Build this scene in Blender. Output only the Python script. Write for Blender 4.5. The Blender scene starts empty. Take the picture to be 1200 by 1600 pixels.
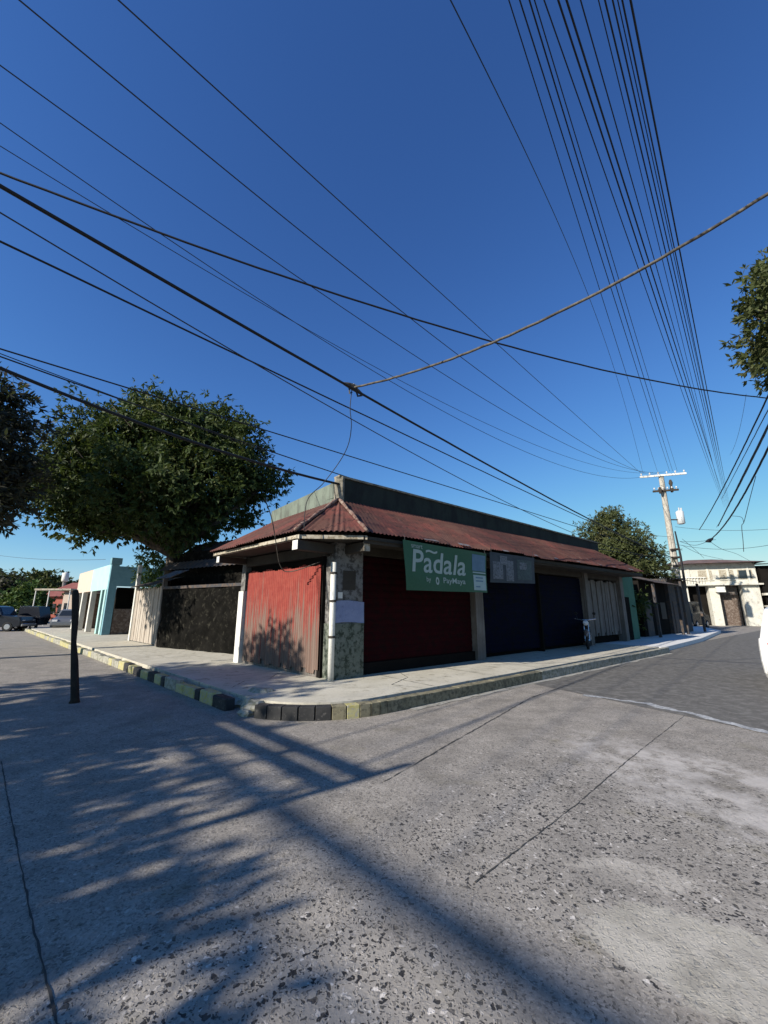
import bpy, math, random
import numpy as np
from mathutils import Vector, Matrix
R = math.radians
random.seed(7); rng = np.random.default_rng(7)
scene = bpy.context.scene
col = scene.collection

# ---------------------------------------------------------------- camera
F, CX, CY, CAMH = 630.0, 600.0, 800.0, 1.6          # focal length in pixels of the 1200x1600 photograph
PITCH = math.atan(150 / 630)
cP, sP = math.cos(PITCH), math.sin(PITCH)
cam = bpy.data.cameras.new('camera'); cam_o = bpy.data.objects.new('camera', cam); col.objects.link(cam_o)
cam.sensor_fit = 'VERTICAL'; cam.sensor_height = 36; cam.lens = F / 1600 * 36
cam.clip_start = 0.05; cam.clip_end = 3000
cam_o.location = (0, 0, CAMH); cam_o.rotation_euler = (math.pi / 2 + PITCH, 0, 0)
scene.camera = cam_o
# ---------------------------------------------------------------- light
SUN_EL, SUN_AZ = R(27), math.atan2(-.80, -.60)       # azimuth clockwise from +Y
SUN = Vector((math.sin(SUN_AZ) * math.cos(SUN_EL), math.cos(SUN_AZ) * math.cos(SUN_EL), math.sin(SUN_EL)))
w = bpy.data.worlds.new('World'); scene.world = w; w.use_nodes = True
nt = w.node_tree
sky = nt.nodes.new('ShaderNodeTexSky'); sky.sky_type = 'NISHITA'; sky.sun_disc = False
sky.sun_elevation = SUN_EL; sky.sun_rotation = SUN_AZ % (2 * math.pi)
sky.altitude = 300; sky.air_density = 1.0; sky.dust_density = 0.0; sky.ozone_density = 8.0
bg = nt.nodes['Background']; bg.inputs[1].default_value = 0.116
gm = nt.nodes.new('ShaderNodeGamma'); gm.inputs[1].default_value = 1.12
hs = nt.nodes.new('ShaderNodeHueSaturation'); hs.inputs['Saturation'].default_value = 1.04; hs.inputs['Hue'].default_value = .505
nt.links.new(sky.outputs[0], gm.inputs[0]); nt.links.new(gm.outputs[0], hs.inputs['Color']); # soft shoulder: the brightest sky near sun and horizon rolls off as c = x / (1 + .0098 x^2)
sq = nt.nodes.new('ShaderNodeVectorMath'); sq.operation = 'MULTIPLY'
ma = nt.nodes.new('ShaderNodeVectorMath'); ma.operation = 'MULTIPLY_ADD'; ma.inputs[1].default_value = (.0098,) * 3; ma.inputs[2].default_value = (1, 1, 1)
dv = nt.nodes.new('ShaderNodeVectorMath'); dv.operation = 'DIVIDE'
nt.links.new(hs.outputs[0], sq.inputs[0]); nt.links.new(hs.outputs[0], sq.inputs[1]); nt.links.new(sq.outputs[0], ma.inputs[0])
nt.links.new(hs.outputs[0], dv.inputs[0]); nt.links.new(ma.outputs[0], dv.inputs[1]); nt.links.new(dv.outputs[0], bg.inputs[0])
sl = bpy.data.lights.new('sun', 'SUN'); sl.energy = 5.0; sl.angle = R(0.5); sl.color = (1, .94, .85)
so = bpy.data.objects.new('sun', sl); col.objects.link(so); so.rotation_euler = SUN.to_track_quat('Z', 'Y').to_euler()
so.location = (-20, -15, 30)
vs = scene.view_settings; vs.view_transform = 'Standard'; vs.look = 'None'; vs.exposure = 0.55; vs.gamma = 1

# ---------------------------------------------------------------- pixel helpers (measure real positions from the photograph)
def ray(px, py):
    u = (px - CX) / F; v = (CY - py) / F
    return Vector((u, cP - v * sP, sP + v * cP))
def at_z(px, py, z):
    r = ray(px, py); t = (z - CAMH) / r.z
    return Vector((r.x * t, r.y * t, z))
def at_Y(px, py, Y):
    r = ray(px, py); t = Y / r.y
    return Vector((r.x * t, Y, CAMH + r.z * t))
UP = Vector((0, 0, 1))
class Frame:
    """vertical facade frame: k along, off outwards, z up"""
    def __init__(s, origin, az, side):
        s.o = Vector((origin[0], origin[1], 0)); s.d = Vector((math.sin(az), math.cos(az), 0))
        s.n = Vector((s.d.y, -s.d.x, 0)) * side
    def __call__(s, k, off, z): return s.o + s.d * k + s.n * off + UP * z
    def hit(s, px, py, off=0):
        r = ray(px, py); t = ((s.o + s.n * off).dot(s.n)) / r.dot(s.n)
        p = r * t
        return (p - s.o).dot(s.d), p.z + CAMH
CORNER = (-1.16, 8.70)
RF = Frame(CORNER, R(50), 1)        # facade along the right street
LF = Frame(CORNER, R(-45.2), -1)    # facade along the left street
SW = 0.18                           # pavement height

# ---------------------------------------------------------------- mesh building
class MB:
    def __init__(s): s.v = []; s.f = []
    def add(s, vs, fs):
        b = len(s.v); s.v += [tuple(p) for p in vs]; s.f += [tuple(i + b for i in f) for f in fs]
    def quad(s, a, b, c, d): s.add([a, b, c, d], [(0, 1, 2, 3)])
    def hexa(s, p):   # p: 8 points, bottom 4 ccw then top 4
        s.add(p, [(3, 2, 1, 0), (4, 5, 6, 7), (0, 1, 5, 4), (1, 2, 6, 5), (2, 3, 7, 6), (3, 0, 4, 7)])
    def box(s, T, a0, a1, b0, b1, c0, c1, bev=0):
        if bev:
            return s.bevbox(T, a0, a1, b0, b1, c0, c1, bev)
        s.hexa([T(a0, b0, c0), T(a1, b0, c0), T(a1, b1, c0), T(a0, b1, c0), T(a0, b0, c1), T(a1, b0, c1), T(a1, b1, c1), T(a0, b1, c1)])
    def bevbox(s, T, a0, a1, b0, b1, c0, c1, e):
        def ring(c, i): return [T(a0 + i, b0, c), T(a1 - i, b0, c), T(a1, b0 + i, c), T(a1, b1 - i, c), T(a1 - i, b1, c), T(a0 + i, b1, c), T(a0, b1 - i, c), T(a0, b0 + i, c)]
        def inn(c): return [T(a0 + e, b0 + e, c), T(a1 - e, b0 + e, c), T(a1 - e, b0 + e, c), T(a1 - e, b1 - e, c), T(a1 - e, b1 - e, c), T(a0 + e, b1 - e, c), T(a0 + e, b1 - e, c), T(a0 + e, b0 + e, c)]
        rs = [inn(c0), ring(c0 + e, e), ring(c1 - e, e), inn(c1)]
        s.loft(rs, True)
    def loft(s, rings, caps=True, closed=True):
        n = len(rings[0]); b = len(s.v)
        for r in rings: s.v += [tuple(p) for p in r]
        for i in range(len(rings) - 1):
            for j in range(n if closed else n - 1):
                j2 = (j + 1) % n
                s.f.append((b + i * n + j, b + i * n + j2, b + (i + 1) * n + j2, b + (i + 1) * n + j))
        if caps:
            s.f.append(tuple(b + j for j in reversed(range(n))))
            s.f.append(tuple(b + (len(rings) - 1) * n + j for j in range(n)))
    def prism(s, T, poly, c0, c1):   # poly in (a,b), extruded along c
        s.loft([[T(a, b, c0) for a, b in poly], [T(a, b, c1) for a, b in poly]])
    def tube(s, pts, r, n=6, caps=True):
        pts = [Vector(p) for p in pts]
        if not hasattr(r, '__len__'): r = [r] * len(pts)
        rings = []; ref = None
        for i, p in enumerate(pts):
            t = (pts[min(i + 1, len(pts) - 1)] - pts[max(i - 1, 0)]).normalized()
            if ref is None: ref = Vector((1, 0, 0)) if abs(t.x) < .8 else Vector((0, 1, 0))
            x = (ref - t * ref.dot(t)).normalized(); y = t.cross(x); ref = x
            rings.append([p + (x * math.cos(a) + y * math.sin(a)) * r[i] for a in [2 * math.pi * j / n for j in range(n)]])
        s.loft(rings, caps)
    def grid(s, fn, nu, nv):
        b = len(s.v)
        for i in range(nu + 1):
            for j in range(nv + 1): s.v.append(tuple(fn(i / nu, j / nv)))
        for i in range(nu):
            for j in range(nv):
                a = b + i * (nv + 1) + j
                s.f.append((a, a + nv + 1, a + nv + 2, a + 1))
    def build(s, name, mat, parent=None, smooth=False):
        return link_mesh(name, s.v, s.f, mat, parent, smooth)
WL = {}
def link_mesh(name, v, f, mat, parent=None, smooth=False, loc=None):
    me = bpy.data.meshes.new(name)
    off = WL.get(parent.name, Vector()) if parent else Vector(loc or (0, 0, 0))
    v = np.asarray(v, dtype=np.float64) - np.array(off)
    me.from_pydata(v.tolist(), [], f); me.update()
    if mat: me.materials.append(mat)
    if smooth:
        me.polygons.foreach_set('use_smooth', [True] * len(me.polygons))
    o = bpy.data.objects.new(name, me); col.objects.link(o)
    if parent: o.parent = parent; WL[o.name] = off
    else: o.location = off; WL[o.name] = Vector(off)
    return o
def tag(o, label=None, cat=None, group=None, kind=None):
    if label: o['label'] = label
    if cat: o['category'] = cat
    if group: o['group'] = group
    if kind: o['kind'] = kind
    return o
def thing(name, label, cat, loc, group=None):
    o = bpy.data.objects.new(name, None); col.objects.link(o); o.location = loc; o.empty_display_size = .2
    WL[o.name] = Vector(loc); return tag(o, label, cat, group)
def solo(mb, name, mat, label, cat, group=None, smooth=False, loc=None):
    v = np.array(mb.v); c = loc or (float(v[:, 0].mean()), float(v[:, 1].mean()), float(v[:, 2].min()))
    return tag(link_mesh(name, mb.v, mb.f, mat, None, smooth, c), label, cat, group)
def identity(a, b, c): return Vector((a, b, c))
def placed(loc, az):
    """local frame: a forward along az (clockwise from +Y), b to the left, c up"""
    d = Vector((math.sin(az), math.cos(az), 0)); l = Vector((-d.y, d.x, 0)); o = Vector(loc)
    return lambda a, b, c: o + d * a + l * b + UP * c

# ---------------------------------------------------------------- materials
class NT:
    def __init__(s, name):
        s.m = bpy.data.materials.new(name); s.m.use_nodes = True; s.t = s.m.node_tree
        s.b = s.t.nodes['Principled BSDF']; s.tc = s.t.nodes.new('ShaderNodeTexCoord')
    def n(s, typ, **kw):
        x = s.t.nodes.new(typ)
        for k, v in kw.items(): setattr(x, k, v)
        return x
    def put(s, sock, val):
        if isinstance(val, bpy.types.NodeSocket): s.t.links.new(val, sock)
        else:
            if hasattr(sock.default_value, '__len__') and not hasattr(val, '__len__'): val = (val,) * len(sock.default_value)
            if hasattr(val, '__len__') and len(val) == 3 and len(sock.default_value) == 4: val = (*val, 1)
            sock.default_value = val
    def math(s, op, a, b=None, clamp=False):
        x = s.n('ShaderNodeMath', operation=op, use_clamp=clamp); s.put(x.inputs[0], a)
        if b is not None: s.put(x.inputs[1], b)
        return x.outputs[0]
    def coords(s, scale=(1, 1, 1), rotz=0, loc=(0, 0, 0)):
        mp = s.n('ShaderNodeMapping'); s.put(mp.inputs['Scale'], scale); mp.inputs['Rotation'].default_value = (0, 0, rotz); mp.inputs['Location'].default_value = loc
        s.t.links.new(s.tc.outputs['Object'], mp.inputs[0]); return mp.outputs[0]
    def noise(s, scale, detail=4, rough=.55, vec=None, dist=0):
        x = s.n('ShaderNodeTexNoise'); x.inputs['Scale'].default_value = scale; x.inputs['Detail'].default_value = detail
        x.inputs['Roughness'].default_value = rough; x.inputs['Distortion'].default_value = dist
        s.put(x.inputs['Vector'], vec if vec is not None else s.tc.outputs['Object']); return x.outputs['Fac']
    def voro(s, scale, feature='F1', vec=None, out='Distance', rnd=1):
        x = s.n('ShaderNodeTexVoronoi', feature=feature); x.inputs['Scale'].default_value = scale; x.inputs['Randomness'].default_value = rnd
        s.put(x.inputs['Vector'], vec if vec is not None else s.tc.outputs['Object']); return x.outputs[out]
    def ramp(s, fac, a, b):
        """smooth 0..1 between a and b"""
        x = s.n('ShaderNodeMapRange', interpolation_type='SMOOTHSTEP'); s.put(x.inputs[0], fac); x.inputs[1].default_value = a; x.inputs[2].default_value = b
        return x.outputs[0]
    def mix(s, fac, a, b, mode='MIX'):
        x = s.n('ShaderNodeMix', data_type='RGBA', blend_type=mode); s.put(x.inputs[0], fac); s.put(x.inputs[6], a); s.put(x.inputs[7], b); return x.outputs[2]
    def bump(s, h, strength=.3, dist=.02):
        x = s.n('ShaderNodeBump'); x.inputs['Strength'].default_value = strength; x.inputs['Distance'].default_value = dist
        s.put(x.inputs['Height'], h); s.t.links.new(x.outputs[0], s.b.inputs['Normal'])
    def done(s, colr, rough=.8, metal=0, spec=None):
        s.put(s.b.inputs['Base Color'], colr); s.put(s.b.inputs['Roughness'], rough); s.b.inputs['Metallic'].default_value = metal
        if spec is not None: s.b.inputs['Specular IOR Level'].default_value = spec
        return s.m
def grime(name, c1, c2, scale=3, rough=.8, metal=0, streak=0, c3=None, bump=.2, fine=40, spec=.3, thr=(.45, .62)):
    g = NT(name)
    big = g.noise(scale, 6, .65)
    colr = g.mix(g.ramp(big, .35, .65), c1, c2)
    fn = g.noise(fine, 3, .6)
    colr = g.mix(g.math('MULTIPLY', fn, .55), colr, (c1[0] * .45, c1[1] * .45, c1[2] * .45))
    if streak:
        st = g.noise(1, 5, .7, g.coords((streak, streak, .7)))
        colr = g.mix(g.ramp(st, *thr), colr, c3 or c2)
    elif c3:
        st = g.noise(scale * 2.7, 5, .7); colr = g.mix(g.ramp(st, *thr), colr, c3)
    g.bump(g.math('ADD', fn, big), bump, .01)
    return g.done(colr, rough, metal, spec)
def plain(name, c, rough=.6, metal=0, spec=.4, var=.35):
    g = NT(name); f = g.noise(9, 4, .6)
    return g.done(g.mix(g.math('MULTIPLY', f, var), c, (c[0] * .3, c[1] * .3, c[2] * .3)), rough, metal, spec)

# concrete of the crossing: worn exposed aggregate, trowelled strips, pale repairs
def concrete_mat():
    g = NT('worn_concrete'); pos = g.tc.outputs['Object']
    sx = g.n('ShaderNodeSeparateXYZ'); g.t.links.new(pos, sx.inputs[0]); X, Y = sx.outputs[0], sx.outputs[1]
    p = g.math('ADD', g.math('MULTIPLY', X, .7046), g.math('MULTIPLY', Y, .7096))
    q = g.math('SUBTRACT', g.math('MULTIPLY', Y, .7096), g.math('MULTIPLY', X, .7046))
    n1 = g.noise(.55, 5, .6); n2 = g.noise(3.2, 5, .62); n3 = g.noise(38, 4, .65); n4 = g.noise(140, 2, .5)
    wob = g.math('ADD', p, g.math('MULTIPLY', g.math('SUBTRACT', n2, .5), .55))
    warp = g.n('ShaderNodeVectorMath', operation='ADD')
    wn = g.n('ShaderNodeTexNoise'); wn.inputs['Scale'].default_value = 26; g.t.links.new(pos, wn.inputs[0])
    sc = g.n('ShaderNodeVectorMath', operation='SCALE'); g.t.links.new(wn.outputs['Color'], sc.inputs[0]); sc.inputs['Scale'].default_value = .062
    g.t.links.new(pos, warp.inputs[0]); g.t.links.new(sc.outputs[0], warp.inputs[1]); V = warp.outputs[0]
    # aggregate: rounded pebbles of two sizes in a pale worn matrix
    def pebbles(scale, r0, r1):
        d = g.voro(scale, 'F1', V); c = g.voro(scale, 'F1', V, 'Color'); sc_ = g.n('ShaderNodeSeparateColor'); g.t.links.new(c, sc_.inputs[0])
        rad = g.math('ADD', g.math('MULTIPLY', sc_.outputs[2], .22), r0)
        return g.ramp(g.math('SUBTRACT', rad, d), 0, r1), sc_.outputs[0], sc_.outputs[1]
    m1, a1, b1 = pebbles(31, .26, .10); m2, a2, b2 = pebbles(58, .32, .12)
    matrix = g.mix(n3, (.12, .113, .10), (.42, .40, .36))
    col2 = g.mix(g.ramp(b2, .48, .56), g.mix(a2, (.10, .095, .085), (.42, .40, .36)), (.028, .028, .028))
    agg = g.mix(g.math('MULTIPLY', m2, .85), matrix, col2)
    col1 = g.mix(g.ramp(b1, .34, .42), g.mix(a1, (.18, .17, .155), (.56, .54, .50)), (.024, .024, .025))
    agg = g.mix(g.math('MULTIPLY', m1, g.ramp(a1, .12, .2)), agg, col1)
    vd = m1; dark = g.math('MULTIPLY', m1, g.ramp(b1, .34, .42))
    agg = g.mix(g.math('MULTIPLY', g.ramp(n3, .5, .7), .55), agg, (.09, .088, .082))
    # trowelled / dusty surface between
    smooth = g.mix(g.ramp(n2, .3, .7), (.215, .20, .172), (.295, .276, .242))
    smooth = g.mix(g.math('MULTIPLY', g.ramp(n3, .45, .7), .6), smooth, (.11, .103, .09))
    smooth = g.mix(g.math('MULTIPLY', g.ramp(n4, .55, .75), .5), smooth, (.44, .435, .42))
    sp = g.voro(85, 'F1', V, 'Color'); spc = g.n('ShaderNodeSeparateColor'); g.t.links.new(sp, spc.inputs[0])
    smooth = g.mix(g.math('MULTIPLY', g.ramp(spc.outputs[0], .80, .9), .75), smooth, (.05, .048, .042)); smooth = g.mix(g.math('MULTIPLY', g.ramp(spc.outputs[1], .82, .9), .5), smooth, (.40, .38, .34))
    strip = g.math('MULTIPLY', g.ramp(wob, 1.82, 1.98), g.ramp(wob, 2.42, 2.26))
    far = g.ramp(p, 4.6, 5.8)
    leftm = g.ramp(g.math('SUBTRACT', q, g.math('MULTIPLY', n1, 2.2)), .9, 1.9)
    mask = g.ramp(g.math('ADD', n1, g.math('MULTIPLY', g.math('SUBTRACT', n2, .5), .35)), 0.26, .40)
    mask = g.math('MULTIPLY', mask, g.math('SUBTRACT', 1, g.math('MULTIPLY', strip, .95)))
    mask = g.math('MULTIPLY', mask, g.math('SUBTRACT', 1, g.math('MULTIPLY', far, .55)))
    mask = g.math('MULTIPLY', mask, g.math('SUBTRACT', 1, g.math('MULTIPLY', leftm, .6)))
    colr = g.mix(mask, smooth, agg)
    # rust-olive soil in the worn places
    colr = g.mix(g.math('MULTIPLY', g.ramp(g.noise(1.3, 5, .7), .56, .72), .45), colr, (.17, .155, .10))
    # pale repair patch
    def blob(cx, cy, rx, ry, ang, amp=.55, ns=2.6):
        dx = g.math('SUBTRACT', X, cx); dy = g.math('SUBTRACT', Y, cy); ca, sa = math.cos(ang), math.sin(ang)
        a = g.math('DIVIDE', g.math('ADD', g.math('MULTIPLY', dx, ca), g.math('MULTIPLY', dy, sa)), rx)
        b = g.math('DIVIDE', g.math('SUBTRACT', g.math('MULTIPLY', dy, ca), g.math('MULTIPLY', dx, sa)), ry)
        d = g.math('SQRT', g.math('ADD', g.math('MULTIPLY', a, a), g.math('MULTIPLY', b, b)))
        return g.math('ADD', d, g.math('MULTIPLY', g.math('SUBTRACT', g.noise(ns, 6, .7), .5), amp * 2.4))
    pale = g.mix(g.ramp(n2, .35, .65), (.32, .31, .265), (.45, .435, .385))
    pale = g.mix(g.math('MULTIPLY', n3, .45), pale, (.27, .26, .22))
    colr = g.mix(g.math('MULTIPLY', g.ramp(blob(1.55, 2.3, .62, .34, R(-30), .4, 3.5), 1.0, .8), .85), colr, pale)
    dusty = g.math('MULTIPLY', g.ramp(blob(3.2, 3.9, 2.1, .95, R(115)), 1.15, .55), g.ramp(n2, .38, .6))
    colr = g.mix(g.math('MULTIPLY', dusty, .85), colr, (.43, .415, .39))
    colr = g.mix(g.math('MULTIPLY', g.ramp(blob(1.55, 2.95, .45, .2, R(-15), 1.0, 5), .9, .5), .45), colr, (.45, .43, .38))
    # broad soiling and tyre dirt
    colr = g.mix(g.math('MULTIPLY', g.ramp(g.noise(1.7, 6, .7, g.coords((1, 1, 1), loc=(5, 2, 0))), .42, .66), .42), colr, (.10, .095, .085))
    colr = g.mix(g.math('MULTIPLY', g.ramp(g.noise(2.6, 6, .75, g.coords((1, 1, 1), loc=(1, 8, 0))), .56, .7), .35), colr, (.40, .38, .34))
    colr = g.mix(g.math('MULTIPLY', g.ramp(g.noise(.35, 4, .6), .5, .75), .35), colr, (.15, .15, .15))
    colr = g.mix(1, colr, (1.2, 1.14, 1.09), 'MULTIPLY')
    h = g.math('ADD', g.math('MULTIPLY', g.math('MULTIPLY', m2, mask), .5), g.math('MULTIPLY', n3, .6))
    h = g.math('SUBTRACT', h, g.math('MULTIPLY', dark, g.math('MULTIPLY', mask, .8)))
    g.bump(h, .55, .012)
    return g.done(colr, .88, 0, .25)
M = {}
M['concrete'] = concrete_mat()
M['asphalt'] = grime('asphalt', (.115, .107, .094), (.15, .141, .125), 2.3, .9, c3=(.165, .155, .138), bump=.12, fine=70)
M['dirt'] = grime('dirt', (.19, .17, .14), (.26, .24, .2), .3, .95)
M['sidewalk'] = grime('pavement_concrete', (.53, .49, .39), (.63, .585, .475), 1.6, .9, c3=(.25, .22, .16), thr=(.52, .72), fine=30)
M['pale_concrete'] = grime('pale_concrete', (.72, .71, .68), (.80, .79, .76), 1.6, .9, c3=(.5, .48, .44), thr=(.6, .75))
M['gutter'] = grime('gutter_concrete', (.34, .32, .27), (.46, .44, .38), 2.2, .9, c3=(.14, .13, .10), thr=(.5, .66))
M['kerb_grey'] = grime('kerb_concrete', (.36, .34, .28), (.46, .44, .36), 4, .9, c3=(.2, .19, .13))
M['kerb_yellow'] = grime('kerb_yellow', (.46, .40, .12), (.52, .48, .26), 6, .85, c3=(.33, .31, .24), thr=(.48, .6))
M['kerb_black'] = grime('kerb_black', (.028, .028, .028), (.05, .048, .045), 6, .85, c3=(.12, .11, .10), thr=(.56, .7))
M['kerb_olive'] = grime('kerb_olive', (.22, .195, .12), (.31, .275, .18), 5, .9, c3=(.10, .09, .06))
M['paint_white'] = grime('road_paint', (.55, .55, .53), (.42, .42, .41), 5, .8, c3=(.24, .24, .24), thr=(.44, .56))
M['crack'] = plain('crack_dark', (.06, .057, .05), .95)
M['wire'] = plain('cable_black', (.012, .012, .014), .6)
M['wire_blue'] = plain('cable_grey', (.035, .035, .04), .6)
M['rope'] = grime('cable_wrapped', (.05, .045, .04), (.16, .14, .11), 9, .8)
# building
M['gate_red'] = None
def gate_mat():
    g = NT('red_gate_paint'); sx = g.n('ShaderNodeSeparateXYZ'); g.t.links.new(g.tc.outputs['Object'], sx.inputs[0]); Z = sx.outputs[2]
    st = g.noise(1, 6, .7, g.coords((17, 17, .55))); n = g.noise(5, 5, .6); fn = g.noise(60, 3, .6)
    wear = g.math('ADD', st, g.math('MULTIPLY', g.math('SUBTRACT', 1.75, Z), .17))
    red = g.mix(g.ramp(n, .35, .65), (.25, .036, .026), (.30, .056, .038))
    grey = g.mix(g.ramp(st, .4, .6), (.15, .10, .075), (.20, .145, .112))
    c = g.mix(g.ramp(wear, .5, .68), red, grey)
    c = g.mix(g.math('MULTIPLY', g.ramp(g.noise(1, 4, .7, g.coords((30, 30, .5), loc=(3, 1, 0))), .58, .72), .7), c, (.13, .06, .04))
    c = g.mix(g.math('MULTIPLY', fn, .25), c, (.1, .04, .03))
    g.bump(fn, .15, .01); return g.done(c, .75, 0, .25)
M['gate_red'] = gate_mat()
def roof_mat():
    g = NT('rusty_roof'); n = g.noise(1.4, 6, .7); n2 = g.noise(7, 5, .7); fn = g.noise(50, 3, .6)
    c = g.mix(g.ramp(n, .36, .56), (.165, .052, .038), (.09, .040, .029))
    sheet_ = g.noise(1, 2, .5, g.coords((1.3, 1.3, .05), R(40))); c = g.mix(g.math('MULTIPLY', g.ramp(sheet_, .48, .62), .7), c, (.12, .06, .042))
    c = g.mix(g.ramp(n2, .50, .68), c, (.05, .024, .018))
    c = g.mix(g.math('MULTIPLY', g.ramp(g.noise(2.4, 6, .75, g.coords(loc=(9, 4, 2))), .62, .72), .75), c, (.28, .19, .15))
    c = g.mix(g.math('MULTIPLY', fn, .4), c, (.07, .03, .025)); g.bump(g.math('ADD', n2, fn), .25, .01)
    return g.done(c, .75, 0, .3)
M['roof'] = roof_mat()
M['roof_pale'] = grime('rusty_cap', (.20, .12, .09), (.32, .25, .2), 5, .8, c3=(.10, .04, .03))
M['shutter_red'] = grime('dark_red_shutter', (.030, .004, .006), (.022, .0035, .005), 2.5, .8, c3=(.014, .005, .005), bump=.1, spec=.03)  # red dropped to near black, facade shade put into the colour
M['navy'] = grime('navy_shutter', (.005, .006, .017), (.007, .008, .02), 2, .8, c3=(.007, .007, .009), spec=.03)  # navy darkened the same way for the shaded facade
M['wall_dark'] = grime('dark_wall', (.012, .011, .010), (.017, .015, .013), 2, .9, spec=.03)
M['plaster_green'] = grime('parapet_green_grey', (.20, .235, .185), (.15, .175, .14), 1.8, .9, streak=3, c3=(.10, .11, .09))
M['parapet_dark'] = grime('parapet_dark_green', (.035, .045, .035), (.026, .033, .028), 1.5, .9, streak=2, c3=(.018, .02, .018))  # right face of the same parapet, darkened in colour for its shade
M['coping'] = grime('coping_stone', (.36, .32, .24), (.28, .25, .19), 3, .9, c3=(.13, .12, .09))
M['timber'] = grime('grey_timber', (.15, .135, .115), (.23, .21, .185), 2, .85, streak=22, c3=(.11, .09, .08))
M['timber_pale'] = grime('pale_timber', (.44, .38, .31), (.55, .49, .41), 2, .85, streak=18, c3=(.28, .23, .18))
M['fascia'] = grime('cream_fascia', (.52, .47, .37), (.42, .37, .28), 4, .8, c3=(.22, .18, .12))
M['white_paint'] = grime('white_paint', (.80, .78, .70), (.70, .68, .60), 4, .6, c3=(.45, .42, .34), thr=(.58, .74))
M['column'] = grime('column_plaster', (.19, .182, .165), (.25, .24, .22), 3, .9, c3=(.06, .055, .05))
M['column_green'] = grime('column_green', (.15, .168, .13), (.20, .212, .17), 3.5, .9, c3=(.035, .045, .03))
M['soffit'] = grime('soffit_boards', (.065, .055, .042), (.045, .038, .03), 3, .9)
M['poster_blue'] = grime('poster_blue', (.24, .28, .44), (.29, .33, .48), 4, .7, c3=(.15, .18, .29), thr=(.5, .7))
M['banner_green'] = grime('banner_green', (.028, .105, .048), (.036, .12, .055), 1.5, .5, bump=.05, fine=15)
M['banner_white'] = plain('banner_white', (.36, .42, .36), .5, var=.2)
M['banner_pale'] = grime('banner_pale', (.36, .46, .43), (.42, .50, .47), 6, .5)
M['banner_blue'] = grime('banner_blue', (.09, .17, .25), (.13, .22, .30), 5, .5)
M['banner_grey'] = grime('banner_grey', (.045, .055, .062), (.065, .072, .08), 3, .7)
M['banner_ink'] = grime('banner_ink', (.21, .215, .225), (.15, .155, .17), 8, .6, c3=(.06, .06, .065))
M['banner_teal'] = grime('banner_teal', (.075, .10, .095), (.055, .075, .075), 8, .6, c3=(.035, .045, .045))
M['black'] = plain('black', (.012, .012, .012), .6)
M['iron'] = grime('dark_iron', (.045, .038, .03), (.075, .055, .04), 5, .8)
M['bark'] = grime('bark', (.10, .08, .06), (.15, .12, .09), 6, .95, streak=10, c3=(.06, .05, .04), bump=.5)
M['post_dark'] = grime('dark_post', (.028, .022, .016), (.045, .035, .025), 7, .95)
M['galv'] = grime('galvanised', (.30, .30, .29), (.22, .21, .2), 3, .6, .2, c3=(.2, .12, .08))
M['tin_dark'] = grime('old_dark_tin', (.05, .05, .055), (.075, .072, .07), 2, .8, c3=(.1, .07, .05))
M['tin_brown'] = grime('brown_tin', (.17, .15, .13), (.12, .10, .085), 2, .8, c3=(.08, .05, .04))
M['wall_black'] = grime('tarred_wall', (.006, .0058, .005), (.014, .013, .011), 2.4, .95, c3=(.045, .042, .032), thr=(.52, .74), bump=.8, spec=.03)  # near-black hut wall with the tree shade put into its colour
M['turq_lit'] = grime('turquoise_pale', (.45, .68, .64), (.39, .62, .59), 2, .8)  # street front: sunlight put into a paler turquoise
M['turq'] = grime('turquoise_wall', (.20, .37, .42), (.17, .33, .38), 2, .85, c3=(.14, .27, .31))  # same house's side wall, its shade put into the colour
M['peach'] = grime('peach_wall', (.66, .53, .42), (.6, .48, .38), 2, .85)
M['brown_wall'] = grime('brown_wall', (.11, .075, .055), (.15, .11, .085), 3, .9, c3=(.20, .16, .13))
M['red_house'] = grime('red_house', (.33, .08, .055), (.40, .13, .09), 1, .85)
M['red_roof'] = grime('red_roof_far', (.24, .075, .06), (.30, .11, .09), 1, .85)
M['red_roof_old'] = grime('old_red_tin', (.17, .10, .08), (.24, .15, .12), 1, .85, c3=(.09, .07, .06))
M['cream'] = grime('cream_wall', (.70, .67, .57), (.62, .585, .49), 1.5, .85, c3=(.36, .33, .27), thr=(.52, .7))
M['green_wall'] = grime('sea_green_wall', (.08, .20, .13), (.06, .16, .105), 2, .85)
M['glass'] = plain('dark_glass', (.02, .025, .03), .08, spec=.6, var=.1)
M['car_white'] = plain('white_car_paint', (.62, .61, .58), .25, spec=.5, var=.08)
M['car_dark'] = plain('dark_car_paint', (.012, .014, .02), .25, spec=.5, var=.1)
M['car_silver'] = plain('grey_car_paint', (.16, .165, .17), .3, .3, spec=.5, var=.1)
M['tyre'] = plain('tyre', (.02, .02, .02), .9)
M['chrome'] = plain('chrome', (.6, .6, .6), .25, .9, var=.1)
M['lamp_red'] = plain('red_lens', (.35, .02, .02), .2, var=.1)
M['lamp_clear'] = plain('clear_lens', (.7, .7, .7), .15, var=.1)
M['pole'] = grime('pole_concrete', (.46, .42, .35), (.54, .50, .42), 2, .9, c3=(.3, .27, .22))
M['insulator'] = plain('porcelain', (.6, .58, .55), .3)
M['transformer'] = plain('transformer_paint', (.62, .64, .63), .4)
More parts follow.
